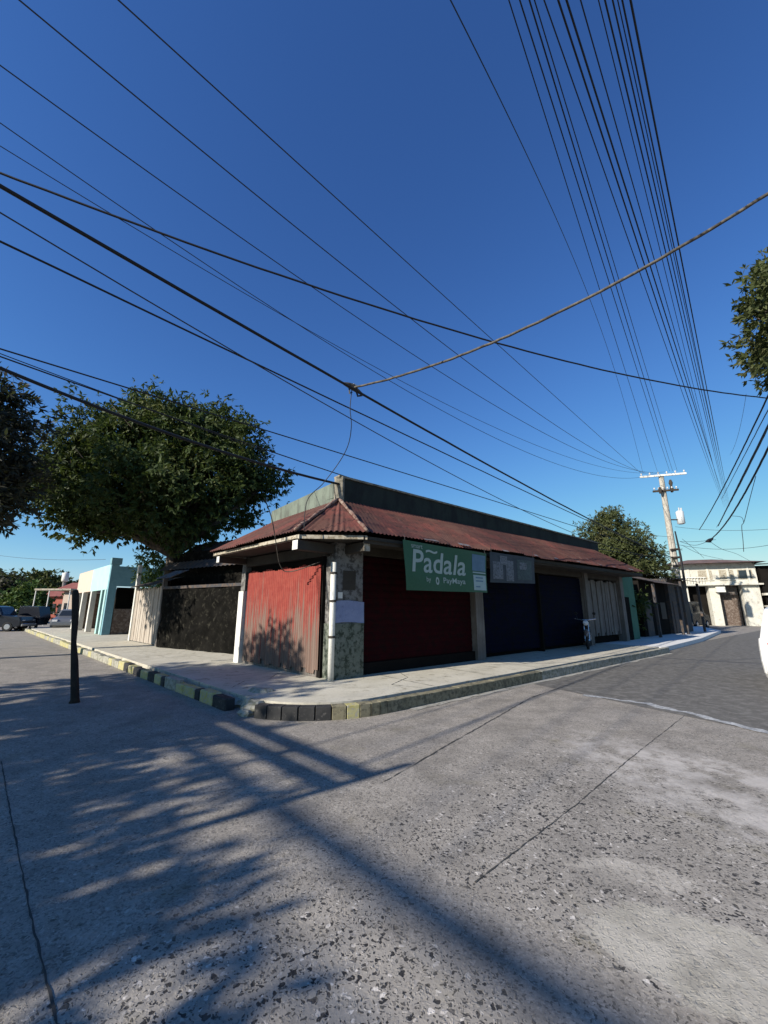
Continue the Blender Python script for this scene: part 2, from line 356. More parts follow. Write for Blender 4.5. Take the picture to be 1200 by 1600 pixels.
def leaf_mat(name, c1, c2, c3):
    g = NT(name); n = g.noise(.9, 4, .6); info = g.n('ShaderNodeNewGeometry')
    c = g.mix(info.outputs['Random Per Island'], c1, c2)
    c = g.mix(g.ramp(n, .52, .68), c, c3)
    g.done(c, .62, 0, .2)
    g.b.inputs['Transmission Weight'].default_value = 0
    tr = g.n('ShaderNodeBsdfTranslucent'); g.put(tr.inputs[0], g.mix(.5, c, (.10, .14, .02)))
    ms = g.n('ShaderNodeMixShader'); ms.inputs[0].default_value = .24
    g.t.links.new(g.b.outputs[0], ms.inputs[1]); g.t.links.new(tr.outputs[0], ms.inputs[2])
    g.t.links.new(ms.outputs[0], g.t.nodes['Material Output'].inputs[0]); return g.m
M['leaf_mango'] = leaf_mat('mango_leaf', (.026, .044, .012), (.06, .084, .020), (.11, .12, .036))
M['leaf_purple'] = leaf_mat('dusky_leaf', (.035, .035, .025), (.06, .055, .035), (.075, .06, .045))
M['leaf_far'] = leaf_mat('olive_leaf', (.05, .065, .02), (.085, .095, .035), (.10, .095, .04))
M['leaf_bush'] = leaf_mat('bush_leaf', (.04, .08, .018), (.07, .12, .03), (.12, .14, .04))

# ---------------------------------------------------------------- setting: ground, roads, pavement
def struct(mb, name, mat): return tag(mb.build(name, mat), kind='structure')
g = MB(); S = 900; g.quad((-S, -S, -.02), (S, -S, -.02), (S, S, -.02), (-S, S, -.02)); struct(g, 'ground', M['dirt'])
def sheet(poly, z, name, mat):
    m = MB(); m.add([(x, y, z) for x, y in poly], [tuple(range(len(poly)))]); return struct(m, name, mat)
# concrete crossing and left street (one sheet)
a = LF(75, 2.3, 0); b = LF(0, 2.3, 0); c = RF(0, 1.8, 0)
KOFF = 2.03
cc = Vector(CORNER).to_3d()
kx = None
def line_isect(p, d, q, e):
    den = d.x * e.y - d.y * e.x; t = ((q.x - p.x) * e.y - (q.y - p.y) * e.x) / den; return p + d * t
KC = line_isect(LF(0, KOFF, 0), LF.d, RF(0, KOFF, 0), RF.d)
sheet([(-70, -40), (60, -40), (60, 60), (-70, 80)], 0.0, 'road', M['concrete'])
# asphalt of the right street beyond the stop line
s0, s1 = at_z(905, 1084, 0), at_z(1200, 1146, 0)
dd = (s1 - s0).normalized()
pa = s0 - dd * 1.9; pb = s1 + dd * 3
sheet([(pa.x, pa.y), (pb.x, pb.y), (pb + RF.d * 60).to_2d()[:], (pa + RF.d * 60).to_2d()[:]], .004, 'asphalt_road', M['asphalt'])
def ribbon(pts, wd, z, name, mat, jit=.3, seg=.18):
    P = [Vector(p) for p in pts]; out = []
    for i in range(len(P) - 1):
        L = (P[i + 1] - P[i]).length; n = max(1, int(L / seg))
        for j in range(n): out.append(P[i].lerp(P[i + 1], j / n))
    out.append(P[-1]); m = MB(); A = []; B = []
    for i, p in enumerate(out):
        t = (out[min(i + 1, len(out) - 1)] - out[max(i - 1, 0)]).normalized(); nn = Vector((-t.y, t.x, 0))
        ww = wd * (1 + random.uniform(-jit, jit)) / 2; sh = nn * random.uniform(-1, 1) * wd * jit * .7
        A.append(p + nn * ww + sh); B.append(p - nn * ww + sh)
    b = 0; m.v = [(*q.to_2d(), z) for pair in zip(A, B) for q in pair]
    m.f = [(2 * i, 2 * i + 1, 2 * i + 3, 2 * i + 2) for i in range(len(out) - 1)]
    return struct(m, name, mat)
ribbon([at_z(912, 1086, 0), at_z(1010, 1100, 0), at_z(1100, 1120, 0), at_z(1215, 1150, 0)], .15, .008, 'stop_line', M['paint_white'], .45, .12)
ribbon([at_z(2, 1190, 0), at_z(12, 1250, 0), at_z(50, 1440, 0), at_z(88, 1600, 0), at_z(130, 1800, 0)], .009, .004, 'road_joint', M['crack'], .5, .06)
ribbon([at_z(742, 1380, 0), at_z(800, 1335, 0), at_z(900, 1258, 0), at_z(985, 1185, 0), at_z(1070, 1118, 0)], .007, .0042, 'road_joint', M['crack'], .8, .05)
ribbon([at_z(600, 1222, 0), at_z(690, 1170, 0), at_z(830, 1090, 0), at_z(980, 1040, 0)], .014, .0046, 'road_joint', M['crack'], .8, .07)
# pavement slab with rounded corner
def kerb_path(off, r, n=14):
    c = line_isect(LF(0, off, 0), LF.d, RF(0, off, 0), RF.d)
    half = math.acos(max(-1, min(1, LF.d.dot(RF.d)))) / 2; t = r / math.tan(half)
    p0 = c + LF.d * t; p1 = c + RF.d * t; bis = (LF.d + RF.d).normalized(); ctr = c + bis * (r / math.sin(half))
    arc = []
    for i in range(n + 1):
        s = i / n; v = (p0 - ctr).lerp(p1 - ctr, s).normalized() * r; arc.append(ctr + v)
    return p0, arc, p1
RR = 1.75
_, arc_i, _ = kerb_path(KOFF - .16, RR - .16); _, arc_o, _ = kerb_path(KOFF, RR)
RK_END, LK_END = 13.4, 34.0
inner = [LF(LK_END, KOFF - .16, 0)] + arc_i + [RF(RK_END, KOFF - .16, 0)]
back = [RF(RK_END, -9, 0), LF(LK_END, -9, 0)]
m = MB(); poly = [(p.x, p.y) for p in inner + back]
m.prism(identity, poly, -.01, SW); struct(m, 'pavement', M['sidewalk'])
# kerb stones: left alternately painted, corner dark, right worn yellow
kb = {k: MB() for k in ('kerb_yellow', 'kerb_black', 'kerb_grey', 'kerb_olive')}
outer = [LF(LK_END, KOFF, 0)] + arc_o + [RF(RK_END, KOFF, 0)]
def walk(path, step):
    out = []; acc = 0
    for i in range(len(path) - 1):
        L = (path[i + 1] - path[i]).length; d = (path[i + 1] - path[i]).normalized(); s = 0
        out.append((path[i], d)); 
    return out
def stones(p0, p1, length, pick, jz=.012, gap=.004, rnd=0, bev=.010):
    L = (p1 - p0).length; n = max(1, round(L / length)); cut = [i * L / n + (random.uniform(-rnd, rnd) if 0 < i < n else 0) for i in range(n + 1)]; d = (p1 - p0).normalized(); nn = Vector((d.y, -d.x, 0))
    for i in range(n):
        a, b = cut[i] + gap, cut[i + 1] - gap * random.uniform(.3, 2.5); z = SW + .004 + random.uniform(-jz, jz); o = random.uniform(-.015, .015)
        T = lambda x, y, zz: p0 + d * x + nn * y + UP * zz
        kb[pick(i)].box(T, a, b, -.17, o, -.01, z, bev)
lk0 = arc_o[0]
stones(lk0, LF(LK_END, KOFF, 0), .46, lambda i: 'kerb_grey' if random.random() < (.12 if i < 14 else .5) else ('kerb_yellow' if i % 2 or i > 16 else ('kerb_black' if random.random() < .85 else 'kerb_yellow')), .028, .008, .14, .018)
kb_fix = kb
for i in range(len(arc_o) - 1):
    p, q = arc_o[i + 1], arc_o[i]
    if i < 4: continue
    stones(p, q, 1, lambda _, i=i: 'kerb_black' if i < 9 else ('kerb_yellow' if i in (10, ) else 'kerb_olive'), .002, -.001, 0, .004)
stones(RF(RK_END, KOFF, 0), arc_o[-1], .9, lambda i: 'kerb_olive' if i > 9 else 'kerb_grey', .008, .002, .2, .008)
for i, o in enumerate(kb): pass
me_v, me_f, mats, idx = [], [], [], []
for i, (k, m) in enumerate(kb.items()):
    b = len(me_v); me_v += m.v; me_f += [tuple(j + b for j in f) for f in m.f]; idx += [i] * len(m.f); mats.append(M[k])
ko = link_mesh('kerb', me_v, me_f, None); [ko.data.materials.append(x) for x in mats]; ko.data.polygons.foreach_set('material_index', idx); tag(ko, kind='structure')
# left-flipped stones face the street: fix normals
import bmesh
def fix_normals(o):
    bm = bmesh.new(); bm.from_mesh(o.data); bmesh.ops.recalc_face_normals(bm, faces=bm.faces); bm.to_mesh(o.data); bm.free()
fix_normals(ko)
# pale driveway apron past the building
m = MB(); ap = [RF(13.41, 2.0, 0), RF(20.5, 1.6, 0), RF(30, .5, 0), RF(44, -5, 0), RF(44, -12, 0), RF(13.41, -12, 0)]
m.prism(identity, [(p.x, p.y) for p in ap], -.01, .165); fix_normals(struct(m, 'driveway', M['pale_concrete']))

# joints and cracks across the pavement, pale gutter along the right kerb
for k in (1.2, 3.1, 5.0, 7.2, 9.6, 12.0):
    ribbon([RF(k, KOFF - .17, 0), RF(k + .03, .1, 0)], .016, SW + .004, 'pavement_joint', M['crack'], .6, .12)
for k in (1.9, 4.1, 6.4, 8.8, 11.5, 15, 19):
    ribbon([LF(k, KOFF - .17, 0), LF(k - .02, .1, 0)], .016, SW + .004, 'pavement_joint', M['crack'], .6, .12)
ribbon([LF(.6, 1.7, 0), LF(1.1, 1.2, 0), LF(1.0, .7, 0), LF(1.5, .2, 0)], .012, SW + .0045, 'pavement_joint', M['crack'], .9, .07)
ribbon([RF(.9, 1.8, 0), RF(.7, 1.2, 0), RF(1.5, .8, 0), RF(1.8, .2, 0)], .012, SW + .0045, 'pavement_joint', M['crack'], .9, .07)
ribbon([RF(.2, KOFF + .16, 0), RF(3, KOFF + .17, 0), RF(6, KOFF + .15, 0), RF(13.2, KOFF + .16, 0)], .30, .0062, 'gutter', M['gutter'], .16, .3)

# ---------------------------------------------------------------- broken kerb rubble
def chunk(loc, s, seed):
    rr = np.random.default_rng(seed); m = MB(); n = 6; rings = []
    for h, k in ((0, .9), (.45, 1.0), (1, .6)):
        rings.append([Vector(loc) + Vector((math.cos(2 * math.pi * j / n + rr.uniform(-.3, .3)) * s[0] * k * rr.uniform(.75, 1.15), math.sin(2 * math.pi * j / n) * s[1] * k * rr.uniform(.75, 1.15), h * s[2] * rr.uniform(.8, 1.1))) for j in range(n)])
    m.loft(rings); return m
for i, (px, py, s) in enumerate([(398, 1112, .20), (418, 1106, .16), (372, 1103, .14), (384, 1118, .09), (362, 1092, .11), (428, 1117, .08), (408, 1097, .24), (386, 1094, .2), (352, 1101, .16), (440, 1112, .1), (340, 1100, .09)]):
    p = at_z(px, py, 0)
    o = solo(chunk(p, (s * 1.5, s * 1.2, s * .95), 30 + i), 'concrete_chunk', M['kerb_grey'], 'pale broken concrete lump lying in the gutter at the kerb corner', 'rubble', 'broken concrete lumps by the kerb')
    fix_normals(o)

# ---------------------------------------------------------------- the corner shop building
EAVE = 3.12; OV = .90
bld = thing('shop_building', 'single storey corner shop with rusty red tin roof, red gate and dark shutters', 'building', (CORNER[0], CORNER[1], SW))
LK = 4.05; RKE = RF.hit(981, 985)[0]
RKE = min(max(RKE, 13.5), 16.5)
TOPW = 3.35
# right wall panels in their bays
def bay(fr, k0, k1, off0, off1, z0, z1, name, mat, par=bld):
    m = MB(); m.box(fr, k0, k1, off0, off1, z0, z1); o = m.build(name, mat, par); fix_normals(o); return o
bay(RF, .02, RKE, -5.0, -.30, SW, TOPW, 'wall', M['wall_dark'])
bay(LF, .25, LK, -1.6, -.16, SW, TOPW, 'wall', M['wall_dark'])
# corrugated sheet helper
def corrugated(P0, U, V, lu, lv, pitch, amp, N, name, mat, par, jit=None, sheets=1.0):
    m = MB(); n = max(4, int(lu / pitch * 6))
    def fn(i, j):
        s = i * lu; sh = math.floor(s / sheets); off = amp * math.cos(2 * math.pi * s / pitch) + (math.sin(sh * 12.9) * .012)
        lo = hi = 0
        if jit: lo, hi = jit(s)
        return P0 + U * s + V * (lo + (lv + hi - lo) * j) + N * off
    m.grid(fn, n, 3); o = m.build(name, mat, par, True); return o
# red gate on the left street
def gate_jit(s):
    k = int(s / .15); return ((math.sin(k * 7.3) * .5 + .5) * .20 if k % 3 == 0 else .02, math.sin(k * 5.1) * .035)
corrugated(LF(.34, -.03, SW + .05), LF.d, UP, 3.35, 2.32, .085, .014, LF.n, 'gate', M['gate_red'], bld, gate_jit, .9)
bay(LF, .30, 3.72, -.13, -.06, SW, SW + .2, 'gate_sill', M['timber'])
# pilaster at the far end of the gate
bay(LF, 3.78, 4.05, -.2, .05, SW, 2.05, 'pilaster', M['white_paint'])
bay(LF, 3.82, 4.05, -.2, .0, 2.05, TOPW, 'pilaster', M['column'])
# corner column with posters' ledge, white tube standing in for its sunlit narrow side
bay(RF, .10, .84, -.35, .06, 1.28, TOPW - .1, 'column', M['column'])
bay(RF, .08, .86, -.35, .09, SW, 1.28, 'column_base', M['column_green'])
m = MB(); cp = RF(.03, .10, 0); m.tube([cp + UP * SW, cp + UP * 1.3, cp + UP * 2.55], .062, 10); o = m.build('pipe', M['white_paint'], bld, True)
for z in (1.0, 1.72, 2.3):
    m = MB(); m.tube([cp + UP * z, cp + UP * (z + .045)], .074, 10); m.build('pipe_clip', M['iron'], o)
# shutters on the right street, ribs modelled
def roller(k0, k1, z0, z1, off, name, mat):
    m = MB(); n = int((z1 - z0) / .08); 
    def fn(i, j):
        z = z0 + (z1 - z0) * j; return RF(k0 + (k1 - k0) * i, off + .012 * abs(math.sin(math.pi * (z - z0) / .16)), z)
    m.grid(fn, 1, n * 2); return m.build(name, mat, bld)
K1 = RF.hit(745, 1015)[0]; K1b = RF.hit(762, 1010)[0]; K2 = RF.hit(921, 990)[0]; K2b = RF.hit(932, 990)[0]; K3 = RF.hit(974, 985)[0]
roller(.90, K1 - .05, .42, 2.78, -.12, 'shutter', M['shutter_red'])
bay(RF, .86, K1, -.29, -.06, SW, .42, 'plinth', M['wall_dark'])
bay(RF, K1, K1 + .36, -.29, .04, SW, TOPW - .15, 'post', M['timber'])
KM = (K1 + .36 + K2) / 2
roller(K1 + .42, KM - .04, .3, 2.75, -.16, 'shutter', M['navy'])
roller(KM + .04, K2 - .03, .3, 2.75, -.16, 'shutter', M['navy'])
bay(RF, KM - .04, KM + .04, -.29, -.05, SW, 2.8, 'post', M['wall_dark'])
bay(RF, K2, K2 + .3, -.29, .05, SW, TOPW - .15, 'post', M['timber'])
# vertical board door
m = MB(); k = K2 + .36; i = 0
while k < RKE - .42:
    wd = .16 + .05 * math.sin(i * 3.7); m.box(RF, k, min(k + wd, RKE - .40), -.22, -.12 + .02 * math.sin(i * 2.3), SW + .30 + (.12 if i % 4 == 0 else 0), 2.72 + .04 * math.sin(i * 5)); k += wd + .012; i += 1
o = m.build('board_door', M['timber_pale'] if False else M['timber'], bld); fix_normals(o)
bay(RF, RKE - .34, RKE, -.29, .05, SW, TOPW - .15, 'post', M['timber'])
bay(RF, .9, RKE, -.30, -.04, 2.80, 3.02, 'lintel', M['soffit'])
# eave geometry
def ep(fr, k, off, z): return fr(k, off, z)
REND = RKE + .35; LEND = LK + .15
eL0, eL1 = LF(LEND, OV, EAVE), LF(.02, OV, EAVE)
eR0, eR1 = RF(.30, OV, EAVE), RF(REND, OV, EAVE + .06)
IN = -.68; RT = 4.20
rC = line_isect(LF(0, IN, 0), LF.d, RF(0, IN, 0), RF.d); rC = Vector((rC.x, rC.y, RT))
rL = LF(LEND - .55, IN, RT - .1); rR = RF(REND - 1.3, IN, RT + .06)
def slope(pa, pb, qa, qb, name, pitch=.11, amp=.016, par=bld):
    """corrugated roof slope: eave pa->pb, top qa->qb; waves run from eave to top"""
    m = MB(); L = max((pb - pa).length, (qb - qa).length); n = max(6, int(L / pitch * 4)); N = (pb - pa).cross(qa - pa).normalized()
    if N.z < 0: N = -N
    U = (pb - pa).normalized()
    def fn(i, j):
        p = (pa.lerp(pb, i)).lerp(qa.lerp(qb, i), j); s = (p - pa).dot(U); p0_ = qa.lerp(qb, i)
        sh = math.floor(s / .85); dz = .022 * math.sin(sh * 7.7) * (1 - j); p = p + (p0_ - p).normalized() * (.05 * math.sin(sh * 5.3 + 1) * max(0, 1 - 3 * j)) if (p0_ - p).length > 0 else p
        edge = -U.cross(N) * 0
        return p + N * (amp * math.cos(2 * math.pi * s / pitch) + dz)
    m.grid(fn, n, 6); o = m.build(name, M['roof'], par, True); return o, N
rf, NR = slope(eR0, eR1, rC, rR, 'roof')
rl, NL = slope(eL1, eL0, rC, rL, 'roof')
hc, NC = slope(eL1, eR0, rC + (LF.d) * .02, rC + RF.d * .02, 'roof', .12, .02)
# hips at the far ends
slope(eR1, RF(REND, -2.0, EAVE + .1), rR, rR + (-RF.n) * .9, 'roof', .11, .012)
slope(LF(LEND, -2.0, EAVE), eL0, rL + (-LF.n) * .9, rL, 'roof', .11, .012)
# hip caps, bent and peeling
for a, b in ((eL1, rC), (eR0, rC)):
    m = MB(); pts = [a.lerp(b, t) + UP * (.035 + .012 * math.sin(t * 17)) for t in [i / 8 for i in range(9)]]
    m.tube(pts, [.04 + .012 * math.sin(i * 2.1) for i in range(9)], 6); m.build('ridge_cap', M['roof_pale'], rf if b is rC else bld, True)
# loose sheet edges with light bare metal along the eave
for i in range(9):
    t = .10 + .1 * i + random.uniform(-.02, .02); p = eR0.lerp(eR1, t); L = random.uniform(.18, .5)
    m = MB(); up = (rC.lerp(rR, t) - p).normalized(); a = p + NR * .028; m.quad(a, a + RF.d * L, a + RF.d * L + up * .09, a + up * random.uniform(.05, .12)); m.build('bare_flashing', M['galv'], rf)
# soffit + fascia
def soffit():
    m = MB(); z = EAVE - .14
    pts_out = [LF(LEND, OV - .05, z), LF(.03, OV - .05, z), RF(.28, OV - .05, z), RF(REND - .05, OV - .05, z)]
    pts_in = [LF(LEND, -.2, z + .02), LF(.0, -.2, z + .02), RF(.0, -.2, z + .02), RF(REND - .05, -.2, z + .02)]
    for i in range(3): m.quad(pts_out[i], pts_out[i + 1], pts_in[i + 1], pts_in[i])
    m.build('soffit', M['soffit'], bld)
soffit()
def board(a, b, h, th, nrm, name, mat, drop=.0):
    m = MB(); d = (b - a); n = nrm
    m.hexa([a - UP * (h + drop), b - UP * (h + drop), b - UP * (h + drop) - n * th, a - UP * (h + drop) - n * th, a - UP * drop, b - UP * drop, b - UP * drop - n * th, a - UP * drop - n * th])
    o = m.build(name, mat, bld); fix_normals(o)
CN = (LF.n + RF.n).normalized()
board(eL0 - LF.n * .10, eL1 - LF.n * .10, .10, .03, LF.n, 'fascia', M['fascia'], .05)
board(eL1 - CN * .10, eR0 - CN * .10 , .085, .03, CN, 'fascia', M['fascia'], .05)
board(eR0 - RF.n * .10, eR1 - RF.n * .10, .15, .03, RF.n, 'fascia', M['soffit'], .06)
# beams with pale sawn ends sticking out under the corner
def beam(fr, k, o0, o1, z0, z1, wd, end_mat):
    b = bay(fr, k - wd / 2, k + wd / 2, o0, o1, z0, z1, 'beam', M['soffit'])
    m = MB(); m.box(fr, k - wd / 2, k + wd / 2, o1 + .003, o1 + .012, z0, z1); o = m.build('beam_end', end_mat, b); fix_normals(o)
beam(LF, .08, -.2, .84, EAVE - .36, EAVE - .17, .19, M['white_paint'])
beam(RF, .42, -.2, .74, EAVE - .36, EAVE - .17, .16, M['fascia'])
beam(LF, LEND - .35, -.2, .80, EAVE - .33, EAVE - .17, .16, M['white_paint'])
bay(LF, .15, LEND - .4, -.16, .02, 2.72, 2.96, 'lintel', M['soffit'])
# parapet above the roof
pw = .16
def parapet(fr, k0, k1, z0a, z1a, z0b, z1b, name, mat):
    m = MB(); o1 = IN - .03; o0 = IN - .03 - pw
    m.hexa([fr(k0, o1, z0a), fr(k1, o1, z0b), fr(k1, o0, z0b), fr(k0, o0, z0a), fr(k0, o1, z1a), fr(k1, o1, z1b), fr(k1, o0, z1b), fr(k0, o0, z1a)])
    o = m.build(name, mat, bld); fix_normals(o); return o
kc_R = (rC - RF.o).dot(RF.d); kc_L = (rC - LF.o).dot(LF.d)
RPE = RF.hit(935, 850, IN)[0]
pr = parapet(RF, kc_R + .02, RPE, 3.4, 4.80, 3.4, 4.62, 'parapet', M['parapet_dark'])
pl = parapet(LF, kc_L + .16, LEND - .3, 3.4, 4.72, 3.4, 4.46, 'parapet', M['plaster_green'])
m = MB(); m.box(RF, kc_R - .05, RPE, IN - .22, IN + .02, 4.8, 4.83); 
m = MB(); p0 = RF(kc_R, IN - .11, 4.83); p1 = RF(RPE, IN - .11, 4.65)
m.hexa([p0 + RF.n * .12 - UP * .03, p1 + RF.n * .12 - UP * .03, p1 - RF.n * .12 - UP * .03, p0 - RF.n * .12 - UP * .03, p0 + RF.n * .12 + UP * .02, p1 + RF.n * .12 + UP * .02, p1 - RF.n * .12 + UP * .02, p0 - RF.n * .12 + UP * .02])
o = m.build('coping', M['coping'], pr); fix_normals(o)
pcap = line_isect(LF(0, IN - .02, 0), LF.d, RF(0, IN - .02, 0), RF.d)
m = MB(); T = placed((pcap.x, pcap.y + .12, 0), R(2)); m.box(T, -.12, .13, -.12, .12, 3.9, 4.83, .03); o = m.build('parapet_pier', M['coping'], bld); fix_normals(o)
# flat roof behind the parapet
m = MB(); q = [RF(kc_R, IN - .1, 0), RF(RPE, IN - .1, 0), RF(RPE, -5, 0), LF(LEND - 1.2, -3, 0), LF(LEND - 1.2, IN - .1, 0)]
m.add([(p.x, p.y, 4.3) for p in q], [tuple(range(len(q)))]); m.build('flat_roof', M['tin_dark'], bld)
# rust holes / plants at foot of the gate handled by things below
# posters on the column
def on_facade(fr, quad, off, bulge=.0, nu=8, nv=6):
    """quad of photo pixels tl,tr,br,bl -> surface on the facade plane"""
    (a, b, c, d) = [Vector(fr.hit(*q, off)) for q in quad]
    def fn(i, j):
        p = (d.lerp(c, i)).lerp(a.lerp(b, i), j)
        return fr(p.x, off + bulge * math.sin(i * math.pi * 3 + j) * .5 + bulge * math.sin(j * 5 + i * 2) * .3, p.y)
    return fn
m = MB(); kk0, z0 = RF.hit(517, 985, .09); kk1, z1 = RF.hit(568, 930, .09)
m.grid(lambda i, j: RF(.085 + (.79) * i, .075 + .006 * math.sin(i * 9 + j * 3), 1.29 + (1.74 - 1.29) * j + (.02 * math.sin(i * 4))), 10, 5)
solo(m, 'poster', M['poster_blue'], 'faded blue paper poster pasted round the middle of the corner column', 'poster', 'papers pasted on the corner column')
m = MB(); m.grid(lambda i, j: RF(.30 + .34 * i, .066 + .004 * math.sin(i * 5 + j * 4), 1.98 + .42 * j), 4, 4)
solo(m, 'poster', M['soffit'], 'dark torn paper patch high on the grey corner column', 'poster', 'papers pasted on the corner column')
m = MB(); m.grid(lambda i, j: RF(.18 + .12 * i, .066 + .004 * math.sin(i * 5), 1.80 + .13 * j), 3, 3)
solo(m, 'poster', M['white_paint'], 'small white paper scrap just above the blue poster', 'poster', 'papers pasted on the corner column')

# ---------------------------------------------------------------- banners
def text_mesh(body, size, shear=0, bold=0.0):
    cu = bpy.data.curves.new('t', 'FONT'); cu.body = body; cu.size = size; cu.shear = shear; cu.offset = bold; cu.resolution_u = 3
    o = bpy.data.objects.new('t', cu); col.objects.link(o); dg = bpy.context.evaluated_depsgraph_get()
    me = bpy.data.meshes.new_from_object(o.evaluated_get(dg)); v = np.array([x.co[:] for x in me.vertices]); f = [tuple(p.vertices) for p in me.polygons]
    bpy.data.objects.remove(o); bpy.data.curves.remove(cu); bpy.data.meshes.remove(me)
    return v, f
BOFF = .94
ban_q = [(629, 843), (760, 865), (761, 926), (635, 922)]
ban_fn = on_facade(RF, ban_q, BOFF, .035)
bp = Vector(ban_fn(.5, 0))
ban = thing('shop_banner', 'green cloth banner with pale lettering and price panels hung under the red eave', 'banner', bp)
m = MB(); m.grid(ban_fn, 24, 10); m.build('cloth', M['banner_green'], ban, True)
def banner_text(fn, body, u0, v0, u1, v1, mat, shear=0, bold=.0, lift=.008, name='lettering', par=ban):
    v, f = text_mesh(body, 1, shear, bold); mn, mx = v.min(0), v.max(0); s = (v - mn) / np.maximum(mx - mn, 1e-6)
    pts = [Vector(fn(u0 + (u1 - u0) * a, v0 + (v1 - v0) * b)) + RF.n * lift for a, b, _ in s]
    return link_mesh(name, [tuple(p) for p in pts], f, mat, par)
banner_text(ban_fn, 'smart', .08, .865, .20, .945, M['banner_white'])
banner_text(ban_fn, 'Padala', .065, .37, .70, .84, M['banner_white'], .18, .012)
banner_text(ban_fn, '~', .235, .80, .37, .875, M['banner_white'], 0, .02)
banner_text(ban_fn, 'by', .215, .16, .265, .29, M['banner_white'])
banner_text(ban_fn, 'PayMaya', .42, .14, .69, .30, M['banner_white'], 0, .012)
m = MB(); 
ring = [(.345 + .022 * math.cos(a), .215 + .085 * math.sin(a)) for a in [2 * math.pi * i / 14 for i in range(14)]]
ring2 = [(.345 + .010 * math.cos(a), .215 + .042 * math.sin(a)) for a in [2 * math.pi * i / 14 for i in range(14)]]
P = [Vector(ban_fn(*p)) + RF.n * .008 for p in ring] + [Vector(ban_fn(*p)) + RF.n * .008 for p in ring2]
m.add(P, [(i, (i + 1) % 14, 14 + (i + 1) % 14, 14 + i) for i in range(14)]); m.build('emblem', M['banner_white'], ban)
def panel(fn, u0, u1, v0, v1, mat, lift, name, par):
    m = MB(); m.grid(lambda i, j: Vector(fn(u0 + (u1 - u0) * i, v0 + (v1 - v0) * j)) + RF.n * lift, 6, 5); return m.build(name, mat, par, True)
panel(ban_fn, .79, .985, .52, .93, M['banner_blue'], .006, 'price_panel', ban)
panel(ban_fn, .80, .985, .05, .42, M['banner_pale'], .006, 'price_panel', ban)
panel(ban_fn, .795, .985, .465, .495, M['banner_pale'], .006, 'price_panel', ban)
for v in (.34, .26, .12): panel(ban_fn, .83, .94 - (v < .2) * .05, v, v + .03, M['banner_blue'], .010, 'print_line', ban)
for u in (.02, .5, .98):
    p = Vector(ban_fn(u, 1)); m = MB(); m.tube([p, p + UP * .12 - RF.n * .02], .006, 5); m.build('tie', M['wire'], ban)
b2_q = [(765, 862), (835, 872), (836, 912), (766, 910)]
b2_fn = on_facade(RF, b2_q, .93, .02); bp = Vector(b2_fn(.5, 0))
b2 = thing('shop_banner', 'dark grey banner with faded pale pictures beside the green banner', 'banner', bp)
m = MB(); m.grid(b2_fn, 16, 8); m.build('cloth', M['banner_grey'], b2, True)
panel(b2_fn, .05, .26, .12, .70, M['banner_ink'], .006, 'picture', b2)
panel(b2_fn, .20, .36, .62, .92, M['banner_ink'], .009, 'picture', b2)
panel(b2_fn, .33, .50, .06, .78, M['banner_ink'], .007, 'picture', b2)
panel(b2_fn, .58, .92, .12, .86, M['banner_teal'], .006, 'picture', b2)
panel(b2_fn, .63, .80, .5, .76, M['banner_ink'], .010, 'picture', b2)
for u in (.03, .97):
    p = Vector(b2_fn(u, 1)); m = MB(); m.tube([p, p + UP * .2 - RF.n * .02], .006, 5); m.build('tie', M['wire'], b2)

# ---------------------------------------------------------------- left neighbours
# pale plank fence along the street
PF0, PF1 = LF.hit(243, 1010)[0], LF.hit(203, 1002)[0]
fence = thing('plank_fence', 'pale upright plank fence in full sun beside the dark wall', 'fence', LF((PF0 + PF1) / 2, 0, SW))
m = MB(); k = PF0; i = 0
while k < PF1:
    wd = .19 + .04 * math.sin(i * 2.9); m.box(LF, k, k + wd, -.04, -.01 + .012 * math.sin(i * 4.1), SW + .03, 2.42 + .04 * math.sin(i * 1.7)); k += wd + .01; i += 1
o = m.build('plank_panel', M['timber_pale'], fence); fix_normals(o)
m = MB(); m.box(LF, PF1 + .0, PF1 + .15, -.1, .06, SW, 3.55, .015); o = m.build('post', M['white_paint'], fence); fix_normals(o)
m = MB(); m.box(LF, PF0 - .17, PF0 - .01, -.12, .05, SW, 2.75, .015); o = m.build('post', M['timber'], fence); fix_normals(o)
m = MB(); P0 = LF(PF0 - .1, .30, 2.66); m.grid(lambda i, j: LF(PF0 - .1 + (PF1 - PF0 + .1) * i, .28 - 1.0 * j, 2.50 + .35 * j + .018 * math.cos(i * 120)), 60, 2); m.build('tin_cover', M['tin_brown'], fence, True)
# dark wall and hut behind it
w0 = at_z(245, 1011, SW); w1 = at_z(374, 1023, SW)
wd_ = (w1 - w0).normalized(); wn = Vector((wd_.y, -wd_.x, 0))
DW = lambda a, b, c: w0 + wd_ * a + wn * b + UP * (c - SW)
WLn = (w1 - w0).length
hut = thing('dark_hut', 'low blackened hut with mossy dark wall between plank fence and red gate', 'hut', w0 + wd_ * WLn / 2)
def mossy(i, j):
    return DW(WLn * 1.08 * i, .02 + .03 * math.sin(i * 31 + j * 9) + .02 * math.sin(i * 13 - j * 17), SW + 2.2 * j)
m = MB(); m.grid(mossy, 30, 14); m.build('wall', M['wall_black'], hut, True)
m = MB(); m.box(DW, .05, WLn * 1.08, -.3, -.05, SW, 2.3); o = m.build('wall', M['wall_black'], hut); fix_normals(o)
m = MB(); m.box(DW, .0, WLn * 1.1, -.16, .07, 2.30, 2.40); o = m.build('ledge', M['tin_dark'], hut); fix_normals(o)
m = MB(); m.box(DW, -2.2, WLn * 1.15, -3.2, -1.2, SW, 3.9); o = m.build('wall', M['wall_black'], hut); fix_normals(o)
